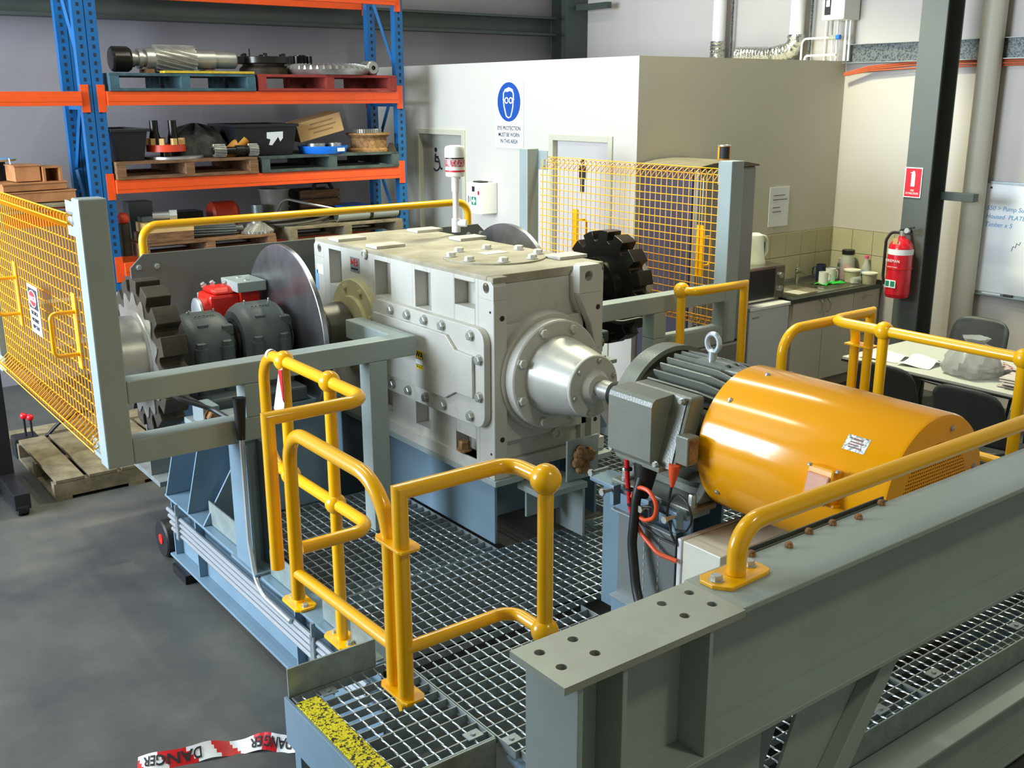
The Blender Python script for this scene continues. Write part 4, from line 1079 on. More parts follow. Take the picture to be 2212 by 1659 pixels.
# near end: bosses, lug and ledge
m = MB().box(2.78, 3.34, 3.765, 3.80, .80, 1.375)
m.box(2.702, 2.774, 3.7385, 3.742, .64, 1.49)
m.ax('y', [(3.255, .66), (3.335, .66), (3.335, 1.60), (3.318, 1.617), (3.235, 1.617), (3.195, 1.56), (3.20, 1.45), (3.255, 1.33)], 3.765, 3.80)
part('end_casting', m, gbox, gx, .005)
m = MB().holed('y', 3.715, 3.765, [(3.19, 1.48), (3.335, 1.48), (3.335, 1.60), (3.318, 1.617), (3.19, 1.617)], (3.25, 1.562), .024)
m.ax('y', [(3.19, 1.48), (3.335, 1.48), (3.335, 1.20), (3.30, 1.20), (3.27, 1.32)], 3.715, 3.765)
m.ax('y', [(3.285, .66), (3.335, .66), (3.335, 1.20), (3.285, 1.20)], 3.72, 3.765)
part('lifting_lug', m, gbox, gx, .004)
part('dark_tapped_hole', MB().cyl((2.747, 3.7365, 1.415), (2.747, 3.739, 1.415), .013, 14).cyl((2.745, 3.7365, .83), (2.745, 3.739, .83), .013, 14).cyl((3.31, 3.7135, 1.405), (3.31, 3.716, 1.405), .013, 14).cyl((3.31, 3.7185, .83), (3.31, 3.721, .83), .012, 14).cyl((2.698, 3.765, 1.445), (2.701, 3.765, 1.445), .006, 10).cyl((2.698, 3.765, .76), (2.701, 3.765, .76), .006, 10), blackp, gx)
AX, AZ = 3.022, 1.118
part('input_boss', MB().lathe((AX, 3.80, AZ), (0, -1, 0), [(0, .30), (.07, .285)], 56), gbox, gx)
part('input_flange', MB().lathe((AX, 3.735, AZ), (0, -1, 0), [(0, .266), (.06, .266), (.066, .258)], 64), gbox, gx, .002)
bolts(gx, [(AX + .232 * math.cos(a), 3.669, AZ + .232 * math.sin(a)) for a in [PI / 4 * k + PI / 8 for k in range(8)]], (0, -1, 0), .021, .02, gbox, 'flange_bolt')
part('bearing_cone', MB().lathe((AX, 3.669, AZ), (0, -1, 0), [(0, .197), (.008, .192), (.05, .184), (.15, .166), (.235, .149), (.245, .146)], 56), alum, gx)
part('seal_cover', MB().lathe((AX, 3.424, AZ), (0, -1, 0), [(0, .146), (.012, .146), (.016, .142), (.018, .085), (.035, .078), (.05, .06), (.052, 0)], 48), gbox, gx)
bolts(gx, [(AX + .122 * math.cos(a), 3.407, AZ + .122 * math.sin(a)) for a in [PI / 3 * k + .3 for k in range(6)]], (0, -1, 0), .011, .012, boltm, 'cover_screw')
part('input_shaft', MB().lathe((AX, 3.40, AZ), (0, -1, 0), [(0, .034), (.08, .034)], 28), steel, gx, label='bright machined input shaft')
# side cover
oc = []
def rr(y0, y1, z0, z1, r, n=6):
    out = []
    for (cy, cz, a0) in ((y1 - r, z1 - r, 0), (y0 + r, z1 - r, 90), (y0 + r, z0 + r, 180), (y1 - r, z0 + r, 270)):
        for k in range(n + 1):
            a = math.radians(a0 + 90 * k / n); out.append((cy + r * math.cos(a), cz + r * math.sin(a)))
    return out
part('side_cover', MB().ax('x', rr(3.765, 4.80, .885, 1.365, .07), 2.662, 2.70), gbox, gx, .004)
part('cover_panel', MB().ax('x', [(4.76, .975), (4.76, 1.295), (4.06, 1.295), (3.985, 1.235), (3.84, 1.23), (3.84, 1.025), (3.985, 1.025), (4.08, .975)], 2.645, 2.662), gbox, gx, .004)
bolts(gx, [(2.662, y, z) for y, z in ((4.592, 1.33), (4.43, 1.33), (4.268, 1.33), (4.11, 1.33), (3.866, 1.324), (3.80, 1.22), (3.80, 1.04), (3.875, .93), (4.11, .93), (4.273, .93), (4.44, .93), (4.60, .93))], (-1, 0, 0), .022, .022, boltm, 'cover_bolt')
bolts(gx, [(2.775 - .07, 4.0, .715)], (0, 0, 1), .03, .05, rust, 'rusty_foot_bolt')
bolts(gx, [(2.735, 5.1, .70), (3.38, 3.86, .70)], (0, 0, 1), .03, .05, rust, 'rusty_foot_bolt')
part('drain_plug', MB().ring((3.09, 3.762, .79), (0, -1, 0), .03, .018, .012, 20).cyl((3.09, 3.77, .79), (3.09, 3.755, .79), .017, 12), gbox, gx)
part('oil_plug', MB().ring((2.695, 4.915, 1.578), (-1, 0, 0), .026, .014, .012, 20).cyl((2.70, 4.915, 1.578), (2.688, 4.915, 1.578), .013, 12), gbox, gx)
# badge and sticker
part('maker_badge', MB().box(2.697, 2.7005, 4.985, 5.085, 1.465, 1.545), galv, gx)
part('badge_emblem', MB().ax('x', [(5.074, 1.503), (5.074, 1.535), (5.05, 1.519)], 2.6945, 2.697), lredp, gx)
part('badge_emblem', MB().tube([(2.696, 5.038, 1.502), (2.696, 5.038, 1.537), (2.696, 5.012, 1.537), (2.696, 5.004, 1.529), (2.696, 5.012, 1.52), (2.696, 5.036, 1.52)], .0026, 5).tube([(2.696, 5.012, 1.52), (2.696, 5.002, 1.511), (2.696, 5.012, 1.502), (2.696, 5.036, 1.502)], .0026, 5), lredp, gx)
part('badge_line', MB().box(2.6955, 2.6975, 5.0, 5.075, 1.478, 1.487), blackt, gx)
part('yellow_sticker', MB().box(2.6435, 2.6455, 4.268, 4.333, 1.075, 1.17), mat('sticker_yellow', (236, 204, 20), .5), gx)
part('sticker_band', MB().box(2.6425, 2.644, 4.268, 4.333, 1.098, 1.128), whites, gx)
text('sticker_lettering', 'WA', .042, blackt, gx, (2.643, 4.301, 1.134), (0, -1, 0), (0, 0, 1), bold=.001)
text('sticker_lettering', 'W.A.F.L', .016, blackt, gx, (2.643, 4.301, 1.081), (0, -1, 0), (0, 0, 1))
part('sticker_line', MB().box(2.6425, 2.6435, 4.268, 4.333, 1.126, 1.129).box(2.6425, 2.6435, 4.268, 4.333, 1.096, 1.099), blackt, gx)
part('warning_labels', MB().box(2.6985, 2.7005, 5.42, 5.50, 1.40, 1.455), whites, gx)
part('blue_label', MB().box(2.6985, 2.7005, 5.49, 5.525, 1.30, 1.42), lbluep, gx)
# output side
OY, OZ = 5.02, 1.17
part('output_cover', MB().lathe((2.70, OY, OZ), (-1, 0, 0), [(0, .262), (.03, .262), (.036, .255), (.037, .17), (.055, .165), (.055, 0)], 56), olive, gx, label='olive coloured output bearing cover')
bolts(gx, [(2.664, OY + .22 * math.cos(a), OZ + .22 * math.sin(a)) for a in [PI / 4 * k + .45 for k in range(8)]], (-1, 0, 0), .016, .016, olive, 'cover_bolt')
part('output_cover', MB().lathe((3.42, OY, OZ), (1, 0, 0), [(0, .262), (.03, .262), (.036, .255), (.037, .17), (.055, .165)], 40), olive, gx)
br = thing('filter_breather', 'white cylindrical breather with red printed band on a pipe on the gearbox', 'breather', (3.42, 5.08, 1.605))
bx0, by0 = 3.415, 5.10
part('pipe_stem', MB().cyl((bx0, by0, 1.622), (bx0, by0, 1.955), .018, 14).cyl((bx0, by0, 1.622), (bx0, by0, 1.70), .026, 14).cyl((bx0, by0, 1.86), (bx0, by0, 1.955), .023, 14), pvc, br)
part('side_plug', MB().cyl((bx0, by0, 1.675), (bx0 + .04, by0 - .05, 1.675), .022, 14), pvc, br)
part('breather_body', MB().lathe((bx0, by0, 1.945), (0, 0, 1), [(0, .050), (.006, .056), (.10, .056)], 30), white, br)
part('clear_band', MB().lathe((bx0, by0, 2.002), (0, 0, 1), [(0, .0566), (.04, .0566)], 30, cap=False), mat('band_print', (196, 150, 150), .4, rgb2=(150, 30, 44), scale=60, lo=.45, hi=.52), br)
part('red_stripe', MB().lathe((bx0, by0, 1.972), (0, 0, 1), [(0, .0566), (.010, .0566)], 30, cap=False), redsign, br)
part('dark_ring', MB().lathe((bx0, by0, 2.044), (0, 0, 1), [(0, .055), (.012, .055)], 30, cap=False), blackp, br)
part('breather_cap', MB().lathe((bx0, by0, 2.054), (0, 0, 1), [(0, .060), (.05, .060), (.062, .054), (.068, .03), (.069, 0)], 30), white, br)

# ---------------------------------------------------------------- shaft line: discs, couplings, bearings, sprockets
def mirror(sx): return (lambda x: x if sx > 0 else 6.06 - x)
def disc(sx, label):
    mx = mirror(sx); d = (1 if sx > 0 else -1, 0, 0)
    t = thing('brake_disc', label, 'brake disc', (mx(2.28), OY, OZ - .478))
    part('disc_plate', MB().lathe((mx(2.272), OY + .05, OZ), d, [(0, .10), (0, .474), (.003, .478), (.026, .478), (.029, .474), (.029, .10)], 96, cap=False), steeld, t)
    part('disc_hub', MB().lathe((mx(2.262), OY + .05, OZ), d, [(0, .115), (.06, .115), (.06, .155), (.075, .155), (.08, .13), (.12, .13)], 40), steel, t)
    part('coupling_sleeve', MB().lathe((mx(2.383), OY + .05, OZ), d, [(0, .126), (.10, .126), (.10, .13), (.105, .134), (.235, .134), (.245, .125), (.245, .06), (.285, .06)], 40), mat('coupling_steel', (112, 108, 98), .34, metal=.6, var=.4, scale=6), t)
    bolts(t, [(mx(2.383), OY + .05 + .142 * math.cos(a), OZ + .142 * math.sin(a)) for a in [PI / 4 * k for k in range(8)]], d, .009, .01, boltm, 'coupling_bolt')
    return t
disc(1, 'large polished steel brake disc on the left of the gearbox')
disc(-1, 'large polished steel brake disc rising behind the gearbox on the right')
def bearing(x0, x1, r, label, sx=1):
    mx = mirror(sx); xm = (mx(x0) + mx(x1)) / 2; hw = (x1 - x0) / 2
    t = thing('bearing_housing', label, 'bearing housing', (xm, OY + .05, .89), 'cast bearing housings')
    y0 = OY + .05
    m = MB(); n = 20; prof = []
    for k in range(n + 1):
        a = PI * k / n; prof.append((y0 - r * math.cos(a), OZ + r * math.sin(a)))
    prof += [(y0 + r * 1.02, .96), (y0 - r * 1.02, .96)]
    rings = []
    for (dx, s) in ((-hw, .80), (-hw + .02, .92), (-hw + .05, 1.0), (hw - .05, 1.0), (hw - .02, .92), (hw, .80)):
        b = len(m.v); rings.append(b)
        for (y, z) in prof: m.v.append(Vector((xm + dx, y0 + (y - y0) * s, OZ + (z - OZ) * (s if z > OZ else 1))))
    K = len(prof)
    for a, b in zip(rings[:-1], rings[1:]):
        for k in range(K):
            m.f.append([a + k, a + (k + 1) % K, b + (k + 1) % K, b + k]); m.sm.append(k < n)
    m.f.append([rings[0] + k for k in range(K)][::-1]); m.sm.append(False); m.f.append([rings[-1] + k for k in range(K)]); m.sm.append(False)
    part('housing_body', m, iron, t)
    part('housing_foot', MB().box(xm - hw * .9, xm + hw * .9, y0 - r * 1.75, y0 + r * 1.75, .89, .965), iron, t, .012)
    part('end_seal', MB().lathe((xm - hw - .03, y0, OZ), (1, 0, 0), [(0, r * .55), (.01, r * .62), (2 * hw + .05, r * .62), (2 * hw + .06, r * .55)], 32), darks, t)
    bs = []
    for s in (-1, 1):
        for dx in (-hw * .55, hw * .55): bs.append((xm + dx, y0 + s * r * .98, OZ))
    part('bolt_bosses', MB().cyl((bs[0][0], bs[0][1], .96), (bs[0][0], bs[0][1], OZ + .02), .034, 14).cyl((bs[1][0], bs[1][1], .96), (bs[1][0], bs[1][1], OZ + .02), .034, 14).cyl((bs[2][0], bs[2][1], .96), (bs[2][0], bs[2][1], OZ + .02), .034, 14).cyl((bs[3][0], bs[3][1], .96), (bs[3][0], bs[3][1], OZ + .02), .034, 14), iron, t)
    bolts(t, [(x, y, OZ + .02) for x, y, z in bs], (0, 0, 1), .026, .034, iron, 'cap_bolt')
    m = MB()
    for (dx, dy) in ((-.03, -.62), (hw * .75, -.72)):
        yy = y0 + dy * r; zz = OZ + r * math.sqrt(max(0, 1 - dy * dy)) * .9
        m.box(xm + dx - .028, xm + dx + .028, yy - .02, yy + .045, zz - .04, zz + .012)
    part('cap_lug', m, iron, t, .006)
    insts('grease_nipple', MB().cyl((0, 0, 0), (0, 0, .014), .006, 8).sphere((0, 0, .016), .005, 8), boltm, t, [(xm - hw * .5, y0 - .02, OZ + r * .985), (xm + hw * .55, y0 - .02, OZ + r * .97)])
    text('cast_lettering', 'COOPER', .028, iron, t, (xm, y0 - r * .42, OZ + r * .905), (1, 0, 0), (0, .88, .46), depth=.0012)
    return t
bearing(1.70, 1.94, .175, 'smaller cast grey bearing housing next to the left sprocket')
bearing(1.99, 2.245, .195, 'larger cast grey bearing housing next to the left brake disc')
bearing(1.72, 1.95, .185, 'cast grey bearing housing beside the right sprocket', -1)
bearing(2.0, 2.24, .19, 'cast grey bearing housing beside the right brake disc behind the gearbox', -1)
def sprocket(sx, label, m_):
    mx = (lambda x: x) if sx > 0 else (lambda x: 6.16 - x)
    d = 1 if sx > 0 else -1
    y0 = OY + .05
    t = thing('drive_sprocket', label, 'sprocket', (mx(1.56), y0, OZ - .37))
    NT = 15; pts = []; Ro, Rn, rn = .376, .330, .024
    for k in range(NT):
        a = 2 * PI * k / NT + .13
        hw = .034 / Rn
        # U notch then flat tooth
        for q in range(7):
            b = PI * q / 6
            pts.append((Rn * math.cos(a) + rn * (math.cos(a + PI / 2 + b)), Rn * math.sin(a) + rn * (math.sin(a + PI / 2 + b))))
        a1 = a - .034 / Ro
        pts_t = [(Ro * math.cos(a - .105), Ro * math.sin(a - .105)), (Ro * math.cos(a - PI / NT), Ro * math.sin(a - PI / NT)), (Ro * math.cos(a - 2 * PI / NT + .105), Ro * math.sin(a - 2 * PI / NT + .105))]
        pts = pts[:-7] + pts[-7:]
        pts.append(None)
    # order notch by notch going round
    out = []
    for k in range(NT):
        a = 2 * PI * k / NT + .13
        out.append((Ro * math.cos(a - .082), Ro * math.sin(a - .082)))
        for q in range(7):
            b = -PI / 2 - PI * q / 6
            out.append((Rn * math.cos(a) + rn * math.cos(a + b), Rn * math.sin(a) + rn * math.sin(a + b)))
        out.append((Ro * math.cos(a + .082), Ro * math.sin(a + .082)))
        for q in (1, 2, 3):
            c_ = a + .082 + (2 * PI / NT - .164) * q / 4
            out.append((Ro * math.cos(c_), Ro * math.sin(c_)))
    # polygon as ring between tooth outline and bore so that it stays star shaped
    m = MB(); n = len(out); x0, x1 = mx(1.50), mx(1.62); ri = .12
    inner = [(ri * math.cos(math.atan2(q, p)), ri * math.sin(math.atan2(q, p))) for p, q in out]
    vs = []
    for X in (x0, x1):
        vs += [(X, y0 + p, OZ + q) for p, q in out] + [(X, y0 + p, OZ + q) for p, q in inner]
    fs = []
    for k in range(n):
        j = (k + 1) % n
        fs += [(k, j, n + j, n + k), (2 * n + k, 3 * n + k, 3 * n + j, 2 * n + j), (k, 2 * n + k, 2 * n + j, j), (n + k, n + j, 3 * n + j, 3 * n + k)]
    m.add(vs, fs)
    part('toothed_plate', m, m_, t, .004)
    part('hub_drum', MB().lathe((mx(1.50), y0, OZ), (-d, 0, 0), [(0, .23), (.012, .225), (.016, .20), (.15, .20), (.152, .10), (.152, 0)], 56), steel, t, label='bright turned hub drum')
    fm = MB(); vs = []
    for X in (mx(1.494), mx(1.4995)):
        for p, q in out:
            a_ = math.atan2(q, p); r_ = .290 + .028 * math.cos(NT * (a_ - .13) + PI)
            vs.append((X, y0 + r_ * math.cos(a_), OZ + r_ * math.sin(a_)))
        vs += [(X, y0 + p, OZ + q) for p, q in inner]
    fm.add(vs, fs); part('face_plate', fm, steel if sx > 0 else darks, t, label='bright machined face of the toothed plate' if sx > 0 else None)
    part('inner_hub', MB().lathe((mx(1.62), y0, OZ), (d, 0, 0), [(0, .21), (.06, .20), (.06, .09), (.12, .09)], 40), darks if sx < 0 else rustd, t)
    part('shaft', MB().cyl((mx(1.62), y0, OZ), (mx(2.28), y0, OZ), .085, 28), darks, t)
    return t
sprocket(1, 'left drive sprocket with brown toothed rim and bright hub drum', rustd)
sprocket(-1, 'right drive sprocket, black and oily with deep tooth slots', darks)
# caliper
cp = thing('brake_caliper', 'red brake caliper with a grey block clamped on the left disc', 'brake caliper', (2.1, 5.45, 1.16))
part('caliper_body', MB().box(1.97, 2.14, 5.30, 5.50, 1.17, 1.375).ax('x', [(5.30, 1.375), (5.50, 1.375), (5.46, 1.41), (5.34, 1.41)], 1.99, 2.13), redp, cp, .02)
part('caliper_cylinder', MB().lathe((2.10, 5.38, 1.285), (-1, 0, 0), [(0, .078), (.16, .078), (.17, .07)], 32), redp, cp)
part('cylinder_cap', MB().lathe((1.93, 5.38, 1.285), (-1, 0, 0), [(0, .074), (.014, .074), (.018, .066), (.018, 0)], 32), galvr, cp)
part('adjuster_nut', MB().lathe((1.912, 5.375, 1.27), (-1, 0, 0), [(0, .022), (.05, .022)], 6, False), boltm, cp)
part('mounting_block', MB().box(2.10, 2.265, 5.24, 5.47, 1.385, 1.44), grey2, cp, .004)
insts('socket_screw', MB().ring((0, 0, 0), (0, 0, 1), .017, .009, .004, 16), boltm, cp, [(2.18, 5.30, 1.44), (2.18, 5.41, 1.44)])
part('red_spacer', MB().box(2.13, 2.24, 5.28, 5.42, 1.17, 1.385), redp, cp, .006)
part('mount_plate', MB().box(2.02, 2.035, 5.42, 5.64, .92, 1.34), grey2, cp, .003)
bolts(cp, [(2.01, 5.49, 1.40), (2.05, 5.46, 1.41), (2.10, 5.40, 1.41)], (-.5, 0, .8), .013, .02, boltm, 'caliper_bolt')
part('bracket_leg', MB().box(1.95, 2.05, 5.36, 5.46, .89, 1.18), redp, cp, .004)
ht = thing('hydraulic_hose', 'thin black hydraulic hose coiled behind the left disc', 'hose', (2.45, 5.56, 1.2))
part('hose', MB().tube(fillet([(2.36, 5.50, 1.24), (2.42, 5.55, 1.40), (2.52, 5.57, 1.42), (2.56, 5.56, 1.28), (2.48, 5.54, 1.20), (2.60, 5.58, 1.10), (2.62, 5.58, .64)], .05), .008, 8), black, ht)
part('hose_fitting', MB().cyl((2.36, 5.50, 1.20), (2.36, 5.50, 1.26), .013, 10), boltm, ht)

# clutter under the left shaft seen through the guard frame
jk = thing('hold_down_clamp', 'pale steel clamp block with rusty bolt behind the left guard rails', 'clamp', (1.68, 4.6, .90))
part('clamp_block', MB().box(1.60, 1.68, 4.52, 4.66, .92, 1.01), grey, jk, .004)
bolts(jk, [(1.64, 4.52, .965)], (0, -1, 0), .03, .04, rust, 'rusty_bolt')
part('clamp_foot', MB().box(1.58, 1.86, 4.50, 4.73, .89, .92), grey2, jk, .003)
hz = thing('cable_loom', 'black wiring loom drooping below the left bearing housings into a conduit', 'cable', (1.62, 4.5, .75))
part('loom', MB().tube(fillet([(1.44, 4.60, 1.12), (1.50, 4.52, 1.07), (1.62, 4.44, 1.02), (1.66, 4.28, .99), (1.655, 4.21, .96)], .08), .011, 8).tube(fillet([(1.46, 4.66, 1.11), (1.56, 4.50, 1.06), (1.66, 4.40, .98), (1.665, 4.215, .955)], .08), .008, 8), black, hz)
part('heat_shrink_boot', MB().cyl((1.66, 4.22, 1.12), (1.652, 4.21, .93), .03, 14, r1=.018), black, hz)
part('conduit_drop', MB().tube(fillet([(1.652, 4.205, .95), (1.652, 4.205, .44), (1.65, 4.15, .22), (1.652, 3.80, .21)], .14, 8), .013, 12), galvr, hz, label='bright steel conduit')
# clutter under the right shaft
jr_ = thing('hold_down_clamp', 'grey clamp plates with rusty bolts under the right guard rail', 'clamp', (4.2, 4.6, .88))
m = MB().box(3.82, 4.10, 4.42, 4.66, .855, .88).box(3.90, 4.04, 4.45, 4.60, .88, .905).box(4.02, 4.10, 4.55, 4.66, .90, 1.0)
part('clamp_foot', m, grey2, jr_, .003)
bolts(jr_, [(4.02, 4.60, .96), (3.86, 4.64, .93)], (-1, 0, 0), .026, .04, rust, 'rusty_bolt')
bolts(jr_, [(4.10, 4.60, .95), (4.12, 4.62, .93)], (1, 0, 0), .024, .04, rust, 'rusty_bolt')
part('dark_beam', MB().box(3.70, 4.16, 4.70, 4.80, .86, 1.02), darks, jr_, .004)
bolts(jr_, [(3.80, 4.72, 1.02), (3.98, 4.73, 1.02), (4.06, 4.72, 1.02)], (0, 0, 1), .026, .04, rust, 'rusty_bolt')
hz2 = thing('cable_loom', 'black wiring loom drooping beside the right support post', 'cable', (4.3, 4.45, .9))
part('loom', MB().tube(fillet([(4.10, 4.72, 1.10), (4.24, 4.55, 1.06), (4.42, 4.50, 1.08), (4.40, 4.42, .98), (4.30, 4.36, .80)], .08), .012, 8), black, hz2)
part('heat_shrink_boot', MB().cyl((4.34, 4.38, .93), (4.30, 4.36, .78), .022, 12, r1=.014), black, hz2)

# ---------------------------------------------------------------- electric motor
mo = thing('electric_motor', 'grey finned electric motor with an orange yellow fan cowl', 'electric motor', (AX, 2.4, .86))
part('stator_body', MB().lathe((AX, 2.90, AZ), (0, -1, 0), [(0, .215), (.45, .215)], 48), motg, mo)
fin = MB().prism([(-.0035, 2.885, .205), (-.0035, 2.87, .272), (-.0035, 2.60, .272), (-.0035, 2.52, .255), (-.0035, 2.45, .205)], (.007, 0, 0))
fv = []
for k in range(40):
    a = k * 2 * PI / 40
    deg = math.degrees(a) % 360          # measured from straight up, towards -x positive
    if 62 < deg < 118 or 150 < deg < 210: continue
    fv.append(((AX, 0, AZ), (0, -a, 0)))
insts('cooling_fin', fin, motg, mo, fv)
part('end_shield', MB().lathe((AX, 3.00, AZ), (0, -1, 0), [(-.02, .09), (0, .12), (.004, .27), (.012, .285), (.10, .288), (.10, .268), (.03, .255), (.03, .20)], 64), motg, mo)
part('bearing_cap', MB().lathe((AX, 3.10, AZ), (0, -1, 0), [(0, .075), (.02, .11), (.09, .13), (.10, .10)], 36), blackp, mo)
part('shaft_coupling', MB().lathe((AX, 3.345, AZ), (0, -1, 0), [(0, .040), (.004, .046), (.085, .046), (.085, .04)], 32), steel, mo, label='bright steel shaft coupling')
part('rubber_sleeve', MB().lathe((AX, 3.275, AZ), (0, -1, 0), [(0, .048), (.006, .056), (.05, .06), (.09, .085), (.16, .10)], 32), black, mo)
part('fan_cowl', MB().lathe((AX, 2.50, AZ), (0, -1, 0), [(.02, .279), (0, .282), (0, .285), (.775, .285), (.785, .28), (.786, .19), (.784, .188), (.70, .188)], 96, cap=False), cowl, mo, label='orange yellow sheet steel fan cowl')
m = MB(); R_ = .19
for k in range(-15, 16):
    u = k * .0122; hh = math.sqrt(max(0, R_ * R_ - u * u))
    m.box(AX + u - .0028, AX + u + .0028, 1.716, 1.719, AZ - hh, AZ + hh); m.box(AX - hh, AX + hh, 1.7135, 1.7165, AZ + u - .0028, AZ + u + .0028)
part('fan_grille', m, cowl, mo, kind='stuff')
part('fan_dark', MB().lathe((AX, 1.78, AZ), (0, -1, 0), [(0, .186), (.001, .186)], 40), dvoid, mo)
bolts(mo, [(AX + .236 * math.cos(a), 1.714, AZ + .236 * math.sin(a)) for a in [PI / 3 * k + .25 for k in range(6)]], (0, -1, 0), .009, .008, boltm, 'cowl_screw')
sc = []
for a in (99.5, 134.9, 211.0, 60.0):
    r = math.radians(a); sc.append(((AX + .285 * math.cos(r), 2.43 if a != 99.5 else 2.39, AZ + .285 * math.sin(r)), (0, PI / 2 - r, 0)))
insts('cowl_side_screw', MB().lathe((0, 0, 0), (0, 0, 1), [(0, .011), (.004, .010), (.008, .005), (.008, 0)], 12), boltm, mo, sc)
def oncyl(deg, y, r): a = math.radians(deg); return (AX + r * math.cos(a), y, AZ + r * math.sin(a))
m = MB(); q = []
for i in range(7):
    d = 133.8 + 11.2 * i / 6
    q.append((d,))
vs = []
for (d,) in q: vs += [oncyl(d, 1.918, .2862), oncyl(d, 1.835, .2862)]
m.add(vs, [(2 * i, 2 * i + 1, 2 * i + 3, 2 * i + 2) for i in range(6)], True)
npz = part('name_plate', m, foilp, mo, label='shiny crinkled metal name plate')
m = MB(); vs = []
for d in (135.6, 137.0): vs += [oncyl(d, 1.895, .2868), oncyl(d, 1.858, .2868)]
m.add(vs, [(0, 1, 3, 2)])
for (y, d0, d1_, w_) in ((1.90, 138.2, 139.2, .05), (1.905, 140, 141, .04), (1.90, 141.8, 142.8, .05)):
    b = []
    for d in (d0, d1_): b += [oncyl(d, y, .2868), oncyl(d, y - w_, .2868)]
    m.add(b, [(0, 1, 3, 2)])
part('plate_print', m, mat('plate_print', (120, 92, 96), .4, metal=.5), mo)
# little junction box on the cowl
R1 = Matrix.Rotation(math.radians(12), 3, 'Y')
part('junction_box', MB().cbox((2.738, 1.935, 1.165), .085, .105, .115, R1), cowl, mo, .008)
part('junction_lid', MB().cbox((2.692, 1.935, 1.158), .014, .088, .10, R1), brickp, mo, .006, 'pale pink junction box lid')
part('junction_base', MB().cbox((2.75, 1.935, 1.10), .10, .13, .012, R1), cowl, mo, .003)
bolts(mo, [(2.71, 1.98, 1.224), (2.72, 1.878, 1.224)], (0, 0, 1), .008, .008, boltm, 'junction_screw')
# terminal box
m = MB().ax('y', [(2.648, 1.05), (2.724, 1.318), (2.80, 1.318), (2.80, 1.05)], 2.53, 2.845)
part('terminal_box', m, motg, mo, .012)
m = MB().ax('y', [(2.605, 1.072), (2.605, 1.285), (2.611, 1.302), (2.626, 1.313), (2.719, 1.3175), (2.643, 1.05), (2.62, 1.052)], 2.615, 2.85)
m.ax('y', [(2.6445, 1.052), (2.7205, 1.3175), (2.719, 1.3175), (2.643, 1.052)], 2.545, 2.85)
part('terminal_lid', m, motg, mo, .009)
bolts(mo, [(2.618, 2.838, 1.066), (2.622, 2.60, 1.064), (2.705, 2.56, 1.306)], (-1, 0, 0), .012, .012, boltm, 'lid_screw')
part('sensor_box', MB().box(2.66, 2.72, 2.478, 2.54, 1.08, 1.19), motg, mo, .004)
part('sensor_opening', MB().box(2.668, 2.712, 2.475, 2.4785, 1.09, 1.18), rust, mo)
part('side_pad', MB().box(2.775, 2.82, 2.48, 2.88, 1.02, 1.26), motg, mo, .01)
part('gland_plate', MB().box(2.62, 2.78, 2.58, 2.82, 1.035, 1.056), motg, mo, .004)
m = MB().box(2.72, 2.86, 2.50, 2.95, .862, .885).box(3.18, 3.32, 2.50, 2.95, .862, .885)
m.ax('y', [(2.78, .885), (2.84, .885), (2.88, .98), (2.84, .98)], 2.52, 2.56).ax('y', [(2.78, .885), (2.84, .885), (2.88, .98), (2.84, .98)], 2.88, 2.92).box(2.84, 3.20, 2.52, 2.93, .885, .93)
part('motor_foot', m, motg, mo, .006)
bolts(mo, [(2.755, 2.53, .885), (2.755, 2.90, .885)], (0, 0, 1), .016, .05, boltm, 'foot_bolt')
ey = part('eye_bolt', MB().tube([(AX + .0, 2.705 + .032 * math.cos(a * PI / 10), 1.455 + .036 * math.sin(a * PI / 10)) for a in range(20)], .011, 10, closed=True).cyl((AX, 2.705, 1.385), (AX, 2.705, 1.422), .018, 12), galvr, mo, label='bright lifting eye bolt')
part('eye_bolt_pad', MB().box(AX - .045, AX + .045, 2.61, 2.76, 1.36, 1.386), motg, mo, .006)
part('top_pad', MB().box(AX - .05, AX + .05, 2.50, 2.60, 1.355, 1.378), motg, mo, .006)

# ---------------------------------------------------------------- cabinet, cable shield, cables
cbx = thing('control_cabinet', 'long cream sheet steel control box under the motor cowl', 'control box', (3.05, 2.38, .29))
part('cabinet_body', MB().box(2.655, 3.52, 2.29, 2.475, .31, .79), cream, cbx, .004)
part('cabinet_door', MB().box(2.652, 3.523, 2.481, 2.502, .308, .792), lilac, cbx, .004)
part('cabinet_feet', MB().box(2.70, 2.74, 2.32, 2.45, .29, .31).box(3.40, 3.44, 2.32, 2.45, .29, .31), blackp, cbx)
shd = thing('cable_shield', 'folded grey sheet shield in front of the motor pedestal', 'shield plate', (2.67, 2.67, .29))
part('shield_sheet', MB().box(2.655, 2.66, 2.515, 2.83, .43, .795), platem, shd, .001)
part('shield_top_lip', MB().box(2.64, 2.66, 2.515, 2.86, .795, .80), galvr, shd)
part('lower_plate', MB().box(2.625, 2.655, 2.56, 2.83, .29, .43), blug, shd, .002)
part('lower_lip', MB().box(2.618, 2.657, 2.555, 2.835, .43, .438), galvr, shd)
m = MB()
for y in (2.60, 2.68):
    for k in range(9): m.box(2.6535, 2.6552, y - .003, y + .003, .47 + k * .034, .488 + k * .034)
part('slot_row', m, galvr, shd, kind='stuff')
pc = thing('power_cable', 'thick black power cable from the motor terminal box to the floor', 'cable', (2.6, 2.6, .3))
part('cable_sheath', MB().tube(fillet([(2.66, 2.69, 1.04), (2.61, 2.685, .92), (2.598, 2.69, .72), (2.58, 2.64, .54), (2.52, 2.50, .42), (2.42, 2.36, .36)], .16, 8), .019, 16), black, pc)
part('cable_gland', MB().lathe((2.665, 2.692, 1.036), (-.12, 0, -1), [(0, .05), (.03, .046), (.10, .034), (.14, .022)], 24), black, pc)
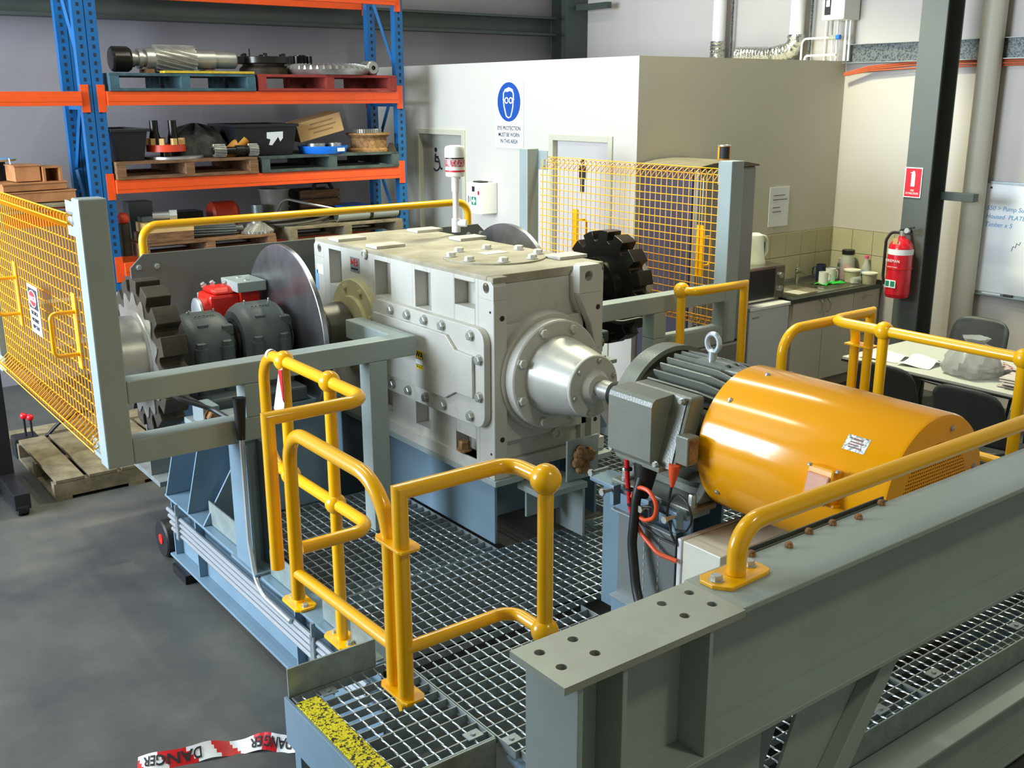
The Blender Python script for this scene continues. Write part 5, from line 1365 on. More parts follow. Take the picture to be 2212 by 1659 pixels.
oc_ = thing('sensor_cable', 'orange red cable looping beside the black motor cable', 'cable', (2.62, 2.65, .7))
lp = [(2.62, 2.756, 1.04), (2.62, 2.747, .95), (2.62, 2.729, .85), (2.615, 2.70, .80)]
part('red_cable', MB().tube(fillet(lp, .06), .010, 10), lredp, oc_)
lp = [(2.615, 2.715, .90), (2.612, 2.68, .955), (2.612, 2.62, .955), (2.612, 2.575, .915), (2.612, 2.585, .855), (2.614, 2.64, .825), (2.616, 2.69, .835)]
part('orange_loop', MB().tube(fillet(lp, .05, 6), .0085, 10), orange, oc_)
part('orange_tail', MB().tube(fillet([(2.616, 2.69, .80), (2.62, 2.66, .76), (2.62, 2.57, .713), (2.64, 2.49, .705)], .08), .009, 10), orange, oc_)
m = MB()
for z in (1.0, .92, .86): m.ring((2.62, 2.745 - (1.0 - z) * .15, z), (0, 0, 1), .016, .010, .008, 14)
part('cable_tie', m, black, oc_)
bc = thing('instrument_lead', 'thin black instrument lead with a bright orange boot', 'cable', (2.64, 2.5, .85))
part('orange_boot', MB().lathe((2.655, 2.535, 1.075), (0, .1, -1), [(0, .022), (.03, .02), (.09, .008)], 16), orange, bc)
part('lead', MB().tube(fillet([(2.655, 2.545, .99), (2.65, 2.552, .93), (2.645, 2.555, .86), (2.64, 2.52, .80), (2.645, 2.50, .77)], .04), .005, 8).tube(fillet([(2.642, 2.545, .92), (2.62, 2.49, .985), (2.61, 2.42, .975), (2.61, 2.39, .91), (2.62, 2.43, .85), (2.64, 2.50, .83)], .05, 6), .0045, 8).tube(fillet([(2.65, 2.56, .87), (2.62, 2.62, .89), (2.61, 2.68, .87), (2.61, 2.67, .81), (2.63, 2.58, .775), (2.645, 2.50, .765)], .05, 6), .0045, 8), black, bc)

# ---------------------------------------------------------------- big foreground beam
bb = thing('support_beam', 'big grey steel I beam across the right foreground on an H column', 'steel beam', (3.0, 1.44, -.13))
m = MB()
for (x0, x1, hx) in ((1.134, 1.222, 1.179), (1.222, 1.33, 1.268), (1.475, 1.572, 1.529), (1.572, 1.655, 1.617)):
    for (y0, y1, hy) in ((1.347, 1.446, 1.411), (1.446, 1.524, 1.481)):
        m.holed('z', 1.283, 1.30, [(x0, y0), (x1, y0), (x1, y1), (x0, y1)], (hx, hy), .0118)
m.box(1.33, 1.475, 1.347, 1.524, 1.283, 1.30)
part('bare_end_flange', m, bare, bb, label='unpainted end of the flange with eight bolt holes')
part('top_flange', MB().box(1.655, 5.2, 1.356, 1.535, 1.284, 1.299), grey2, bb, .002)
part('beam_web', MB().box(1.31, 5.2, 1.435, 1.445, .965, 1.284), grey2, bb)
part('bottom_flange', MB().box(1.31, 5.2, 1.35, 1.535, .95, .965), grey2, bb, .002)
part('web_stiffener', MB().box(1.548, 1.56, 1.352, 1.435, .965, 1.284).box(1.548, 1.56, 1.445, 1.53, .965, 1.284), grey2, bb, .001)
part('end_column', MB().box(1.176, 1.19, 1.355, 1.525, -.13, 1.283).box(1.296, 1.31, 1.355, 1.525, -.13, 1.283).box(1.19, 1.296, 1.434, 1.446, -.13, 1.283), grey2, bb, .002)
part('edge_angle', MB().box(1.87, 2.47, 1.548, 1.553, 1.27, 1.308).box(1.87, 2.47, 1.536, 1.548, 1.285, 1.2995), colg, bb, .001)
part('haunch_plate', MB().box(1.31, 1.575, 1.355, 1.428, .86, .872).box(1.31, 1.845, 1.428, 1.438, .55, .95), grey2, bb, .001)
part('gusset_plate', MB().ax('y', [(2.02, .95), (2.31, .95), (2.11, .55), (1.86, .55)], 1.43, 1.44), grey2, bb, .001)
part('diagonal_strut', MB().prism([(2.385, 1.385, .95), (2.305, 1.385, .95), (1.92, 1.385, .42), (2.02, 1.385, .42)], (0, .045, 0)), grey2, bb, .003)
part('window_plate', MB().ax('y', [(1.845, .95), (2.02, .95), (1.86, .55), (1.845, .55)], 1.475, 1.485), platem, bb)
part('slotted_plate', MB().ax('y', [(2.22, .95), (2.40, .95), (2.395, .68), (2.30, .70), (2.10, .50)], 1.50, 1.51), platem, bb)
rs = []
for (x, y) in ((1.885, 1.528), (2.0, 1.505), (2.11, 1.528), (2.205, 1.525), (2.295, 1.508), (2.43, 1.530)): rs.append((x, y, 1.299))
insts('rusty_bolt_end', MB().lathe((0, 0, 0), (0, 0, 1), [(0, .011), (.005, .0115), (.010, .009), (.013, .008), (.014, 0)], 9, False), rust, bb, rs)
hb2 = thing('handrail', 'low yellow handrail bolted on top of the big foreground beam', 'handrail', (2.5, 1.46, 1.30))
part('rail', MB().tube(fillet([(1.762, 1.47, 1.31), (1.762, 1.47, 1.432), (5.2, 1.47, 1.432)], [0, .075, 0], 10), RP, 20), yel, hb2)
base_y = 1.478
p_ = part('base_plate', MB().ax('z', [(1.672, 1.50), (1.672, 1.462), (1.688, 1.438), (1.70, 1.425), (1.832, 1.432), (1.85, 1.44), (1.855, 1.47), (1.85, 1.50), (1.835, 1.518), (1.69, 1.518)], 1.299, 1.309), yel, hb2, .002)
bolts(hb2, [(1.70, 1.475, 1.309), (1.822, 1.482, 1.309)], (0, 0, 1), .015, .014)

# ================================================================ PALLET RACKING AND ITS LOADS
frame(RACK)
YF, YR = 8.50, 9.00
def upright(x, label):
    t = thing('rack_upright', label, 'rack upright', (x, 8.9, .02), 'blue rack uprights')
    for y in (YF, YR):
        m = MB().box(x - .042, x + .042, y, y + .004, .02, 4.6).box(x - .042, x - .038, y + .004, y + .07, .02, 4.6).box(x + .038, x + .042, y + .004, y + .07, .02, 4.6)
        part('post', m, blue, t)
        part('foot_plate', MB().box(x - .07, x + .07, y - .03, y + .10, -.04, .02), blue, t)
        h = MB()
        z = .95
        while z < 3.6:
            h.box(x - .010, x + .010, y - .0012, y + .001, z, z + .028)
            z += .06
        part('punched_slots', h, mat('slot_dark', (20, 34, 52), .8), t, kind='stuff')
    for i, z in enumerate((.35, 1.1, 1.85, 2.6, 3.35)):
        a, b = ((YF + .07, YR) if i % 2 else (YR, YF + .07))
        part('diagonal_brace', MB().tube([(x, a, z), (x, b, z + .72)], .018, 4, smooth=False), blue, t)
    part('horizontal_brace', MB().box(x - .015, x + .015, YF + .07, YR, 2.30, 2.33), blue, t)
    return t
upright(2.325, 'blue slotted rack upright, left of the touching pair')
upright(2.415, 'blue slotted rack upright, right of the touching pair')
upright(5.105, 'blue slotted rack upright at the right end of the rack by the cream partition')
def beam(x0, x1, y, z1, label, front=True):
    t = thing('rack_beam', label, 'rack beam', ((x0 + x1) / 2, y, z1 - .11))
    s = -1 if front else 1
    ya, yb = sorted((y, y + s * .045))
    part('beam_section', MB().box(x0 + .004, x1 - .004, ya, yb, z1 - .105, z1).box(x0 + .004, x1 - .004, *( (ya - .003, ya) if front else (yb, yb + .003)), z1 - .075, z1 - .03), rorg, t, .003)
    m = MB()
    for xx in (x0 - .062, x1):
        m = MB().box(xx, xx + .062, y + s * .004, y + s * .009, z1 - .155, z1 + .05)
        part('end_connector', m, rorg, t, .001)
    return t
names = {3.28: 'top', 2.437: 'upper', 1.765: 'middle', 1.11: 'lower'}
for z, nm in names.items():
    beam(2.462, 5.06, YF, z, 'orange front rack beam at the %s level of the right bay' % nm)
    beam(2.462, 5.06, YR + .075, z, 'orange rear rack beam at the %s level of the right bay' % nm, False)
beam(-.35, 2.278, YF, 2.437, 'orange front rack beam of the left bay')
beam(-.35, 2.278, YR + .075, 1.62, 'orange rear rack beam of the left bay', False)
beam(-.35, 2.278, YF, 1.55, 'orange lower front rack beam of the left bay')

def pallet(x0, x1, z0, m_, label, y0=8.44, y1=9.32, h=.135, ndeck=7, vertical=False):
    t = thing('wooden_pallet', label, 'pallet', ((x0 + x1) / 2, (y0 + y1) / 2, z0))
    W_ = x1 - x0; D = y1 - y0
    if not vertical:
        insts('bearer', MB().box(-.035, .035, -D / 2, D / 2, 0, h - .044), m_, t, [(x, (y0 + y1) / 2, z0 + .022) for x in (x0 + .036, (x0 + x1) / 2, x1 - .036)])
        bd = D / ndeck
        insts('deck_board', MB().box(-W_ / 2, W_ / 2, -bd * .42, bd * .42, -.011, .011), m_, t, [(((x0 + x1) / 2), y0 + bd * (i + .5), z0 + h - .011) for i in range(ndeck)], .002)
        insts('bottom_board', MB().box(-W_ / 2, W_ / 2, -.05, .05, -.011, .011), m_, t, [((x0 + x1) / 2, y, z0 + .011) for y in (y0 + .05, (y0 + y1) / 2, y1 - .05)])
    else:
        insts('bearer', MB().box(-W_ / 2, W_ / 2, -.035, .035, 0, h - .044), m_, t, [((x0 + x1) / 2, y, z0 + .022) for y in (y0 + .036, (y0 + y1) / 2, y1 - .036)])
        bd = W_ / ndeck
        insts('deck_board', MB().box(-bd * .43, bd * .43, -D / 2, D / 2, -.011, .011), m_, t, [(x0 + bd * (i + .5), (y0 + y1) / 2, z0 + h - .011) for i in range(ndeck)], .003)
        insts('bottom_board', MB().box(-.05, .05, -D / 2, D / 2, -.011, .011), m_, t, [(x, (y0 + y1) / 2, z0 + .011) for x in (x0 + .05, (x0 + x1) / 2, x1 - .05)])
    return t
pallet(2.49, 3.675, 2.44, woodbl, 'blue painted pallet on the upper rack level under the helical shaft')
pallet(3.70, 5.03, 2.44, woodr, 'red painted pallet on the upper rack level under the ring gear')
pallet(2.475, 3.65, 1.768, woodb, 'brown pallet on the middle rack level under the left crate')
pallet(3.685, 5.03, 1.768, woodgr, 'grey green pallet on the middle rack level under the blue tray')
pallet(2.60, 3.77, 1.113, woodb, 'brown pallet on the lower rack level under the timber blocks')
pallet(3.90, 5.05, 1.15, woodg, 'pale weathered pallet on the lower rack level under the steel tube')
part('yellow_plank', MB().box(2.92, 3.67, 8.445, 8.56, 2.577, 2.595), mat('plank_yellow', (206, 176, 40), .7, var=.3, scale=20), bpy.data.objects['wooden_pallet'], label='yellow painted plank')

PT2, PT1 = 2.577, 1.905
# helical pinion shaft
ps = thing('pinion_shaft', 'large helical pinion shaft lying on the blue pallet', 'gear shaft', (3.1, 8.72, PT2))
yc, zc = 8.74, 2.69
part('end_block', MB().lathe((2.60, yc, zc - .005), (1, 0, 0), [(0, .085), (.015, .098), (.13, .098), (.15, .085)], 24), darks, ps, label='dark threaded end of the shaft')
part('shaft_steps', MB().lathe((2.75, yc, zc), (1, 0, 0), [(0, .066), (.03, .066), (.03, .055), (.06, .055), (.06, .078), (.09, .078), (.09, .062), (.12, .062), (.12, .085), (.19, .085)], 30), steel, ps)
def helical(x0, x1, yc, zc, rr_, rt, n, tw, axis='x', n2=14):
    m = MB(); K = n * 4; rings = []
    for i in range(n2 + 1):
        x = x0 + (x1 - x0) * i / n2; a0 = tw * i / n2; rings.append(len(m.v))
        for k in range(K):
            r = rt if k % 4 in (0, 1) else rr_
            a = a0 + 2 * PI * (k + (.25 if k % 4 == 0 else -.25 if k % 4 == 1 else 0)) / K
            p = (r * math.cos(a), r * math.sin(a))
            m.v.append(Vector((x, yc + p[0], zc + p[1])) if axis == 'x' else Vector((yc + p[0], zc + p[1], x)))
    for i in range(n2):
        for k in range(K):
            m.f.append([rings[i] + k, rings[i] + (k + 1) % K, rings[i + 1] + (k + 1) % K, rings[i + 1] + k]); m.sm.append(False)
    m.f.append([rings[0] + k for k in range(K)][::-1]); m.sm.append(False)
    m.f.append([rings[-1] + k for k in range(K)]); m.sm.append(False)
    return m
part('helical_teeth', helical(2.94, 3.27, yc, zc, .088, .112, 18, .75), steel, ps)
part('long_journal', MB().lathe((3.27, yc, zc), (1, 0, 0), [(0, .078), (.17, .078), (.17, .070), (.35, .070), (.36, .062)], 30), steel, ps)
insts('support_chock', MB().box(-.03, .03, -.1, .1, 0, .034), woodb, ps, [(2.88, yc, PT2), (3.38, yc, PT2 + .0)])
fl = thing('bolted_flange', 'black round bolted flange stacked on a brown hub on the red pallet', 'flange', (3.94, 8.86, PT2))
part('lower_hub', MB().lathe((3.94, 8.86, PT2), (0, 0, 1), [(0, .21), (.05, .21), (.075, .18), (.09, .18)], 36), rustd, fl)
part('flange_plate', MB().lathe((3.94, 8.86, PT2 + .09), (0, 0, 1), [(0, .225), (.006, .235), (.055, .235), (.06, .228), (.06, .09)], 40), darks, fl)
bolts(fl, [(3.94 + .19 * math.cos(PI / 3 * k + .2), 8.86 + .19 * math.sin(PI / 3 * k + .2), PT2 + .15) for k in range(6)], (0, 0, 1), .018, .026, darks)
part('eye_rod', MB().cyl((3.79, 8.80, PT2 + .15), (3.79, 8.80, PT2 + .215), .006, 8), darks, fl)
rg = thing('ring_gear', 'bright toothed ring gear lying flat on the red pallet', 'gear', (4.50, 8.76, PT2))
rx_, ry_ = 4.50, 8.76
part('gear_rim', MB().lathe((rx_, ry_, PT2), (0, 0, 1), [(0, .24), (0, .36), (.03, .385), (.055, .395), (.075, .36), (.085, .28), (.05, .24), (0, .24)], 64, cap=False), steel, rg)
tm = MB().prism([(.275, -.008, .066), (.30, -.012, .108), (.375, .006, .082), (.40, .012, .048), (.36, .012, .05)], (.0, .0, 0)) if False else MB().add([(.28, -.010, .06), (.28, .010, .06), (.40, .026, .045), (.40, .002, .045), (.285, -.005, .098), (.285, .005, .098), (.398, .018, .075), (.398, .008, .075)], [(0, 3, 2, 1), (4, 5, 6, 7), (0, 1, 5, 4), (1, 2, 6, 5), (2, 3, 7, 6), (3, 0, 4, 7)])
insts('gear_tooth', tm, steel, rg, [((rx_, ry_, PT2), (0, 0, 2 * PI * k / 44)) for k in range(44)])
sg = thing('spur_gear', 'small dark spur gear standing behind the ring gear', 'gear', (4.46, 9.20, PT2))
part('gear_body', helical(PT2, PT2 + .175, 4.46, 9.21, .085, .11, 16, 0, 'z', 1), darks, sg)
part('gear_bore', MB().ring((4.46, 9.21, PT2 + .175), (0, 0, 1), .05, .03, .01, 20), darks, sg)
rl = thing('steel_roller', 'short pale steel roller with a bore at the end of the red pallet', 'roller', (4.85, 8.52, PT2))
part('roller_body', MB().lathe((4.83, 8.50, PT2 + .062), (0, 1, 0), [(0, .02), (0, .05), (.012, .062), (.15, .062), (.16, .05)], 28, cap=False), steel, rl)
part('roller_bore', MB().cyl((4.83, 8.512, PT2 + .062), (4.83, 8.53, PT2 + .062), .021, 16), blackp, rl)

# middle level
def crate(x0, x1, y0, y1, z0, z1, label):
    t = thing('storage_crate', label, 'crate', ((x0 + x1) / 2, (y0 + y1) / 2, z0))
    i = .035
    def ringv(z, d): return [(x0 + d, y0 + d, z), (x1 - d, y0 + d, z), (x1 - d, y1 - d, z), (x0 + d, y1 - d, z)]
    m = MB(); vs = ringv(z0, i) + ringv(z1, 0) + ringv(z1, .012) + ringv(z0 + .01, i + .012)
    fs = [(0, 3, 2, 1)]
    for a in (0, 4, 8):
        for k in range(4): fs.append((a + k, a + (k + 1) % 4, a + 4 + (k + 1) % 4, a + 4 + k))
    fs.append((12, 13, 14, 15)); m.add(vs, fs)
    part('crate_shell', m, blackp, t, .003)
    part('crate_rim', MB().grid('z', z1 - .02, z1 + .004, (x0 - .014, x1 + .014, y0 - .014, y1 + .014), [(x0 + .006, x1 - .006, y0 + .006, y1 - .006)]), blackp, t, .003)
    return t
crate(2.48, 2.76, 8.50, 9.10, PT1, 2.15, 'deep black plastic crate behind the blue uprights')
c2 = crate(3.50, 4.06, 8.52, 9.10, PT1, 2.165, 'deep black plastic crate with a torn white label in the middle of the rack')
part('torn_label', MB().add([(x_, 8.517 + (2.165 - z_) * .135, z_) for x_, z_ in ((3.78, 2.10), (3.93, 2.105), (3.93, 2.05), (3.905, 2.02), (3.885, 2.06), (3.83, 1.99), (3.80, 1.995), (3.815, 2.04), (3.78, 2.05))], [(0, 1, 2, 3, 4, 5, 6, 7, 8)]), whitep, c2)
rh = thing('castellated_hub', 'red orange castellated hub with two dark pins on the brown pallet', 'hub', (2.96, 8.66, PT1))
part('carrier_plate', MB().lathe((3.02, 8.70, PT1), (0, 0, 1), [(0, .24), (.02, .24)], 36), steel, rh)
part('hub_rim', MB().lathe((2.95, 8.66, PT1 + .06), (0, 0, 1), [(0, .155), (.055, .155), (.055, .10)], 36), redh, rh)
part('hub_stem', MB().cyl((2.95, 8.66, PT1 + .02), (2.95, 8.66, PT1 + .06), .05, 20), darks, rh)
insts('hub_lug', MB().box(-.022, .022, -.018, .018, 0, .05), timber, rh, [((2.95 + .135 * math.cos(2 * PI * k / 9), 8.66 + .135 * math.sin(2 * PI * k / 9), PT1 + .115), (0, 0, 2 * PI * k / 9)) for k in range(9)])
insts('dark_pin', MB().lathe((0, 0, 0), (0, 0, 1), [(0, .045), (.05, .045), (.10, .034), (.19, .034)], 18), darks, rh, [(2.885, 8.72, PT1 + .115), (3.03, 8.70, PT1 + .115)])
tl = MB().lathe((3.28, 8.86, PT1), (0, 0, 1), [(0, .25), (.08, .26), (.17, .22), (.23, .15), (.255, .05), (.26, 0)], 30)
for v in tl.v:
    a = math.atan2(v.y - 8.86, v.x - 3.28); k = 1 + .10 * math.sin(4 * a + 9 * v.z) + .05 * math.sin(11 * a - 20 * v.z)
    v.x = 3.28 + (v.x - 3.28) * k; v.y = 8.86 + (v.y - 8.86) * k * .8; v.z += .02 * math.sin(7 * a) * (v.z > PT1 + .05)
solo('tarpaulin', tl, tarpm, 'dark crumpled tarpaulin heap behind the red hub', 'tarpaulin')
am = MB().lathe((3.46, 8.62, PT1 + .02), (.4, -.15, .35), [(-.02, .05), (.10, .06), (.20, .045), (.22, 0)], 14)
solo('amber_rag', am, amberd, 'amber rag slumped against the middle black crate', 'rag')
gs2 = thing('gear_shaft', 'slim stepped gear shaft lying along the brown pallet', 'gear shaft', (3.5, 8.53, PT1))
part('shaft', MB().lathe((3.29, 8.53, PT1 + .055), (1, -.05, 0), [(0, .03), (.20, .03), (.20, .042), (.27, .042), (.27, .035), (.40, .03)], 22), darks, gs2)
part('pinion', helical(3.30, 3.40, 8.53, PT1 + .055, .04, .054, 14, .2, 'x', 2), steel, gs2)
part('pinion', helical(3.60, 3.68, 8.515, PT1 + .055, .038, .052, 14, .2, 'x', 2), steel, gs2)
bx_ = thing('cardboard_box', 'tilted cardboard box with faded print resting on the blue tray', 'box', (4.36, 8.72, 2.02))
Rb = Matrix.Rotation(math.radians(-14), 3, 'Y') @ Matrix.Rotation(math.radians(-8), 3, 'Z')
part('box_body', MB().cbox((4.34, 8.74, 2.135), .42, .30, .165, Rb), cardb, bx_, .004)
m = MB()
for i, wd in enumerate((.22, .26, .19)):
    m.cbox(Vector((4.34, 8.74, 2.135)) + Rb @ Vector((.02, -.151, .045 - i * .038)), wd, .001, .012, Rb)
part('faded_print', m, mat('faded_print', (150, 116, 74), .9), bx_)
bt_ = thing('blue_tray', 'round bright blue plastic tray holding bearing rings', 'tray', (4.36, 8.62, PT1))
part('tray_shell', MB().lathe((4.36, 8.64, PT1), (0, 0, 1), [(0, .20), (.06, .225), (.065, .225), (.065, .215), (.012, .19), (.012, 0)], 44), bluep, bt_)
part('tray_sticker', MB().cbox((4.43, 8.426, PT1 + .035), .09, .003, .03, Matrix.Rotation(math.radians(18), 3, 'Z')), whitep, bt_)
for i, (x, y, r, nm) in enumerate(((4.28, 8.62, .085, 'wider bearing ring lying in the blue tray'), (4.46, 8.60, .06, 'smaller bright bearing ring lying in the blue tray'))):
    t = thing('bearing_ring', nm, 'bearing', (x, y, PT1 + .012))
    part('outer_race', MB().ring((x, y, PT1 + .012), (0, 0, 1), r, r * .8, .075, 30), steel, t)
    part('inner_race', MB().ring((x, y, PT1 + .012), (0, 0, 1), r * .66, r * .5, .075, 30), steel, t)
cd_ = thing('cable_drum', 'rusty flanged drum with a toothed ring on top, right end of the middle level', 'drum', (4.84, 8.66, PT1))
part('drum_body', MB().lathe((4.84, 8.66, PT1), (0, 0, 1), [(0, .14), (0, .20), (.02, .20), (.035, .165), (.12, .165), (.15, .205), (.165, .205), (.165, .12)], 40), rust, cd_)
part('toothed_ring', helical(PT1 + .165, PT1 + .20, 4.82, 8.66, .125, .14, 40, 0, 'z', 1), steel, cd_)
wl = thing('bent_bracket', 'dark bent steel bracket leaning off the grey pallet end', 'bracket', (4.98, 8.5, PT1))
part('bracket_leg', MB().prism([(4.93, 8.46, PT1), (5.02, 8.46, PT1), (4.99, 8.46, PT1 + .075), (4.97, 8.46, PT1 + .075)], (0, .05, 0)), rustd, wl)

# lower level
PT0 = 1.25
def block(x0, x1, y0, y1, z0, z1, m_, label, name='timber_block', cat='timber', rot=0):
    c = ((x0 + x1) / 2, (y0 + y1) / 2, (z0 + z1) / 2)
    return solo(name, MB().cbox(c, x1 - x0, y1 - y0, z1 - z0, Matrix.Rotation(rot, 3, 'Z')), m_, label, cat, bevel=.003)
block(2.64, 3.05, 8.46, 8.72, PT0, PT0 + .075, woodb, 'brown timber block at the bottom of the lower rack stack', rot=.03)
block(2.66, 3.06, 8.47, 8.72, PT0 + .077, PT0 + .155, timber, 'pale timber block on top of the brown one behind the yellow rail', rot=-.02)
hx = thing('pipe_fitting', 'bright hex pipe fitting standing on the pale timber', 'fitting', (2.92, 8.6, PT0 + .157))
part('hex_body', MB().lathe((2.90, 8.58, PT0 + .205), (1, -.3, 0), [(0, .048), (.06, .048)], 6, False), boltm, hx)
part('threaded_tail', MB().lathe((2.86, 8.592, PT0 + .205), (-1, .3, 0), [(-.04, .03), (.09, .03)], 18), boltm, hx)
block(2.68, 2.80, 8.6, 8.72, PT0 + .157, PT0 + .20, iron, 'small dark casting on the pale timber left of the fitting', 'casting', 'casting')
block(2.66, 2.86, 8.86, 9.02, PT0, PT0 + .30, iron, 'taller grey casting standing behind the timber blocks', 'casting', 'casting')
hv = thing('valve_body', 'small red valve beside the blue uprights', 'valve', (2.52, 8.62, PT0 + .16))
part('valve_red', MB().sphere((2.53, 8.6, PT0 + .20), .05, 16), redh, hv)
part('valve_seat', MB().cyl((2.53, 8.6, 1.15), (2.53, 8.6, PT0 + .16), .045, 16), rustd, hv)
gs3 = thing('gear_shaft', 'dull ribbed shaft lying on the lower brown pallet', 'gear shaft', (3.25, 8.6, PT0))
part('ribbed_shaft', helical(3.08, 3.46, 8.60, PT0 + .05, .04, .05, 14, .3, 'x', 6), iron, gs3)
part('shaft_end', MB().cyl((3.46, 8.6, PT0 + .05), (3.53, 8.6, PT0 + .05), .03, 16), iron, gs3)
bg2 = thing('conical_gear', 'conical gear with curved teeth lying flat at the lower pallet end', 'gear', (3.66, 8.6, PT0))
m = MB(); K = 26 * 4; r0 = len(m.v)
for (z, ra, rb, tw) in ((0, .145, .135, 0), (.02, .148, .135, .0), (.08, .075, .066, .45), (.085, .05, .05, .45)):
    for k in range(K):
        r = ra if k % 4 in (0, 1) else rb
        a = 2 * PI * k / K + tw
        m.v.append(Vector((3.66 + r * math.cos(a), 8.60 + r * math.sin(a), PT0 + z)))
for i in range(3):
    for k in range(K): m.f.append([i * K + k, i * K + (k + 1) % K, (i + 1) * K + (k + 1) % K, (i + 1) * K + k]); m.sm.append(False)
m.f.append([3 * K + k for k in range(K)]); m.sm.append(False)
part('bevel_teeth', m, steel, bg2)
part('bore_boss', MB().ring((3.66, 8.60, PT0 + .085), (0, 0, 1), .05, .03, .02, 20), steel, bg2)
hs = thing('coiled_hose', 'dark hose coil hanging over the pallets on the lower level', 'hose', (4.1, 8.6, PT0))
m = MB()
for j in range(4):
    m.tube([(4.10 + (.30 + .015 * j) * math.cos(2 * PI * k / 40), 8.72 + (.20 + .01 * j) * math.sin(2 * PI * k / 40), PT0 + .06 + .022 * j + .03 * math.sin(2 * PI * k / 40 + j)) for k in range(40)], .013, 8, closed=True)
part('hose_coil', m, mat('hose_dark', (74, 72, 64), .5), hs)
part('hose_tail', MB().tube(fillet([(3.98, 8.92, PT0 + .10), (4.02, 8.80, PT0 + .26), (4.16, 8.66, PT0 + .22), (4.40, 8.56, PT0 + .16)], .1), .012, 8), steel, hs)
st = thing('steel_tube', 'dull steel tube lying across the pale pallet on the lower level', 'tube', (4.8, 8.55, 1.285))
part('tube_wall', MB().lathe((4.42, 8.56, 1.345), (1, -.04, .02), [(0, .045), (0, .055), (.62, .055), (.62, .045), (0, .045)], 26, cap=False), bare, st)
part('tube_clamp', MB().ring((4.74, 8.547, 1.352), (1, -.04, .02), .062, .055, .03, 26), darks, st)
bk = thing('bucket', 'pale grey plastic bucket on the lower rack level', 'bucket', (4.02, 9.0, 1.25))
part('bucket_wall', MB().lathe((4.05, 9.06, 1.29), (0, 0, 1), [(0, .11), (.28, .135), (.28, .128), (.01, .104), (.01, 0)], 28), greym, bk)
part('bucket_rim', MB().ring((4.05, 9.06, 1.56), (0, 0, 1), .143, .13, .02, 28), greym, bk)
part('bucket_content', MB().cyl((4.05, 9.06, 1.30), (4.05, 9.06, 1.50), .115, 20), dvoid, bk)
tt = thing('tin_can', 'dull metal tin standing by the grey bucket', 'tin', (3.84, 8.92, 1.25))
part('tin_body', MB().lathe((3.82, 8.93, 1.25), (0, 0, 1), [(0, .055), (.20, .055), (.205, .05), (.20, 0)], 22), galv, tt)
part('tin_rim', MB().ring((3.82, 8.93, 1.445), (0, 0, 1), .058, .05, .01, 22), galv, tt)
rd = thing('red_motor', 'red electric pump motor at the back of the lower level', 'pump', (3.5, 9.0, PT0))
part('pump_body', MB().lathe((3.40, 9.0, PT0 + .14), (1, 0, 0), [(0, .09), (.02, .11), (.22, .11), (.25, .08)], 24), redh, rd)
part('pump_foot', MB().box(3.42, 3.62, 8.9, 9.1, PT0, PT0 + .05), redh, rd)
wc = thing('wooden_crate', 'brown slatted wooden crate at the back right of the lower level', 'crate', (4.45, 9.1, 1.29))
insts('crate_slat', MB().box(-.20, .20, -.008, .008, -.035, .035), woodb, wc, [(4.47, 8.96, z) for z in (1.345, 1.43, 1.515)] + [(4.47, 9.24, z) for z in (1.345, 1.43, 1.515)])
part('crate_core', MB().box(4.28, 4.66, 8.97, 9.23, 1.29, 1.54), rustd, wc)
part('crate_handle', MB().tube(fillet([(4.42, 9.0, 1.54), (4.44, 9.0, 1.62), (4.58, 9.0, 1.62), (4.62, 9.0, 1.54)], .04), .02, 8), blackp, wc)
block(4.62, 4.92, 8.80, 9.1, 1.287, 1.40, bluep, 'bright blue plastic sheet behind the steel tube on the lower level', 'plastic_sheet', 'sheet')
block(3.06, 3.30, 8.88, 9.08, PT0, PT0 + .19, darks, 'dark gear casting left of the red pump', 'casting', 'casting')

# left bay load
frame(RACK)
block(1.30, 2.25, 8.40, 9.3, 1.592, 1.614, woodg, 'grey plywood sheet carrying the ply crates in the left bay', 'plywood_sheet', 'board')
def plycrate(x0, x1, y0, y1, z0, z1, label, rot, open_=False):
    c = ((x0 + x1) / 2, (y0 + y1) / 2, z0)
    t = thing('plywood_crate', label, 'crate', c)
    R = Matrix.Rotation(rot, 3, 'Z'); sx, sy, sz = x1 - x0, y1 - y0, z1 - z0
    ply = mat('plywood', (186, 128, 82), .7, rgb2=(156, 104, 62), scale=5)
    if not open_:
        part('crate_box', MB().cbox((c[0], c[1], z0 + sz / 2), sx, sy, sz - .012, R), ply, t, .003)
        part('crate_lid', MB().cbox((c[0], c[1], z1 - .005), sx + .012, sy + .012, .01, R), ply, t, .001)
    else:
        m = MB()
        for s in (-1, 1):
            m.cbox(Vector((c[0], c[1], z0 + sz / 2)) + R @ Vector((s * (sx / 2 - .01), 0, 0)), .02, sy, sz, R)
        part('crate_side', m, ply, t)
        part('crate_back', MB().cbox(Vector((c[0], c[1], z0 + sz / 2)) + R @ Vector((0, sy / 2 - .01, 0)), sx - .04, .012, sz, R), ply, t)
        part('crate_top', MB().cbox((c[0], c[1], z1 + .006), sx, sy, .012, R), ply, t)
    return t
plycrate(1.66, 2.165, 8.55, 8.95, 1.615, 1.705, 'wide flat plywood crate at the bottom of the left bay stack', .10)
plycrate(1.62, 2.10, 8.55, 8.95, 1.706, 1.77, 'flat plywood crate in the middle of the left bay stack', .16)
plycrate(1.76, 1.945, 8.62, 8.85, 1.771, 1.90, 'upright plywood box on top of the left bay stack', .08)
plycrate(1.955, 2.10, 8.62, 8.85, 1.771, 1.87, 'small open ended plywood crate beside the upright box', .12, True)
wd = thing('wrapped_drum', 'grey plastic wrapped reel with a ply disc on top, left edge', 'reel', (1.62, 8.95, 1.615))
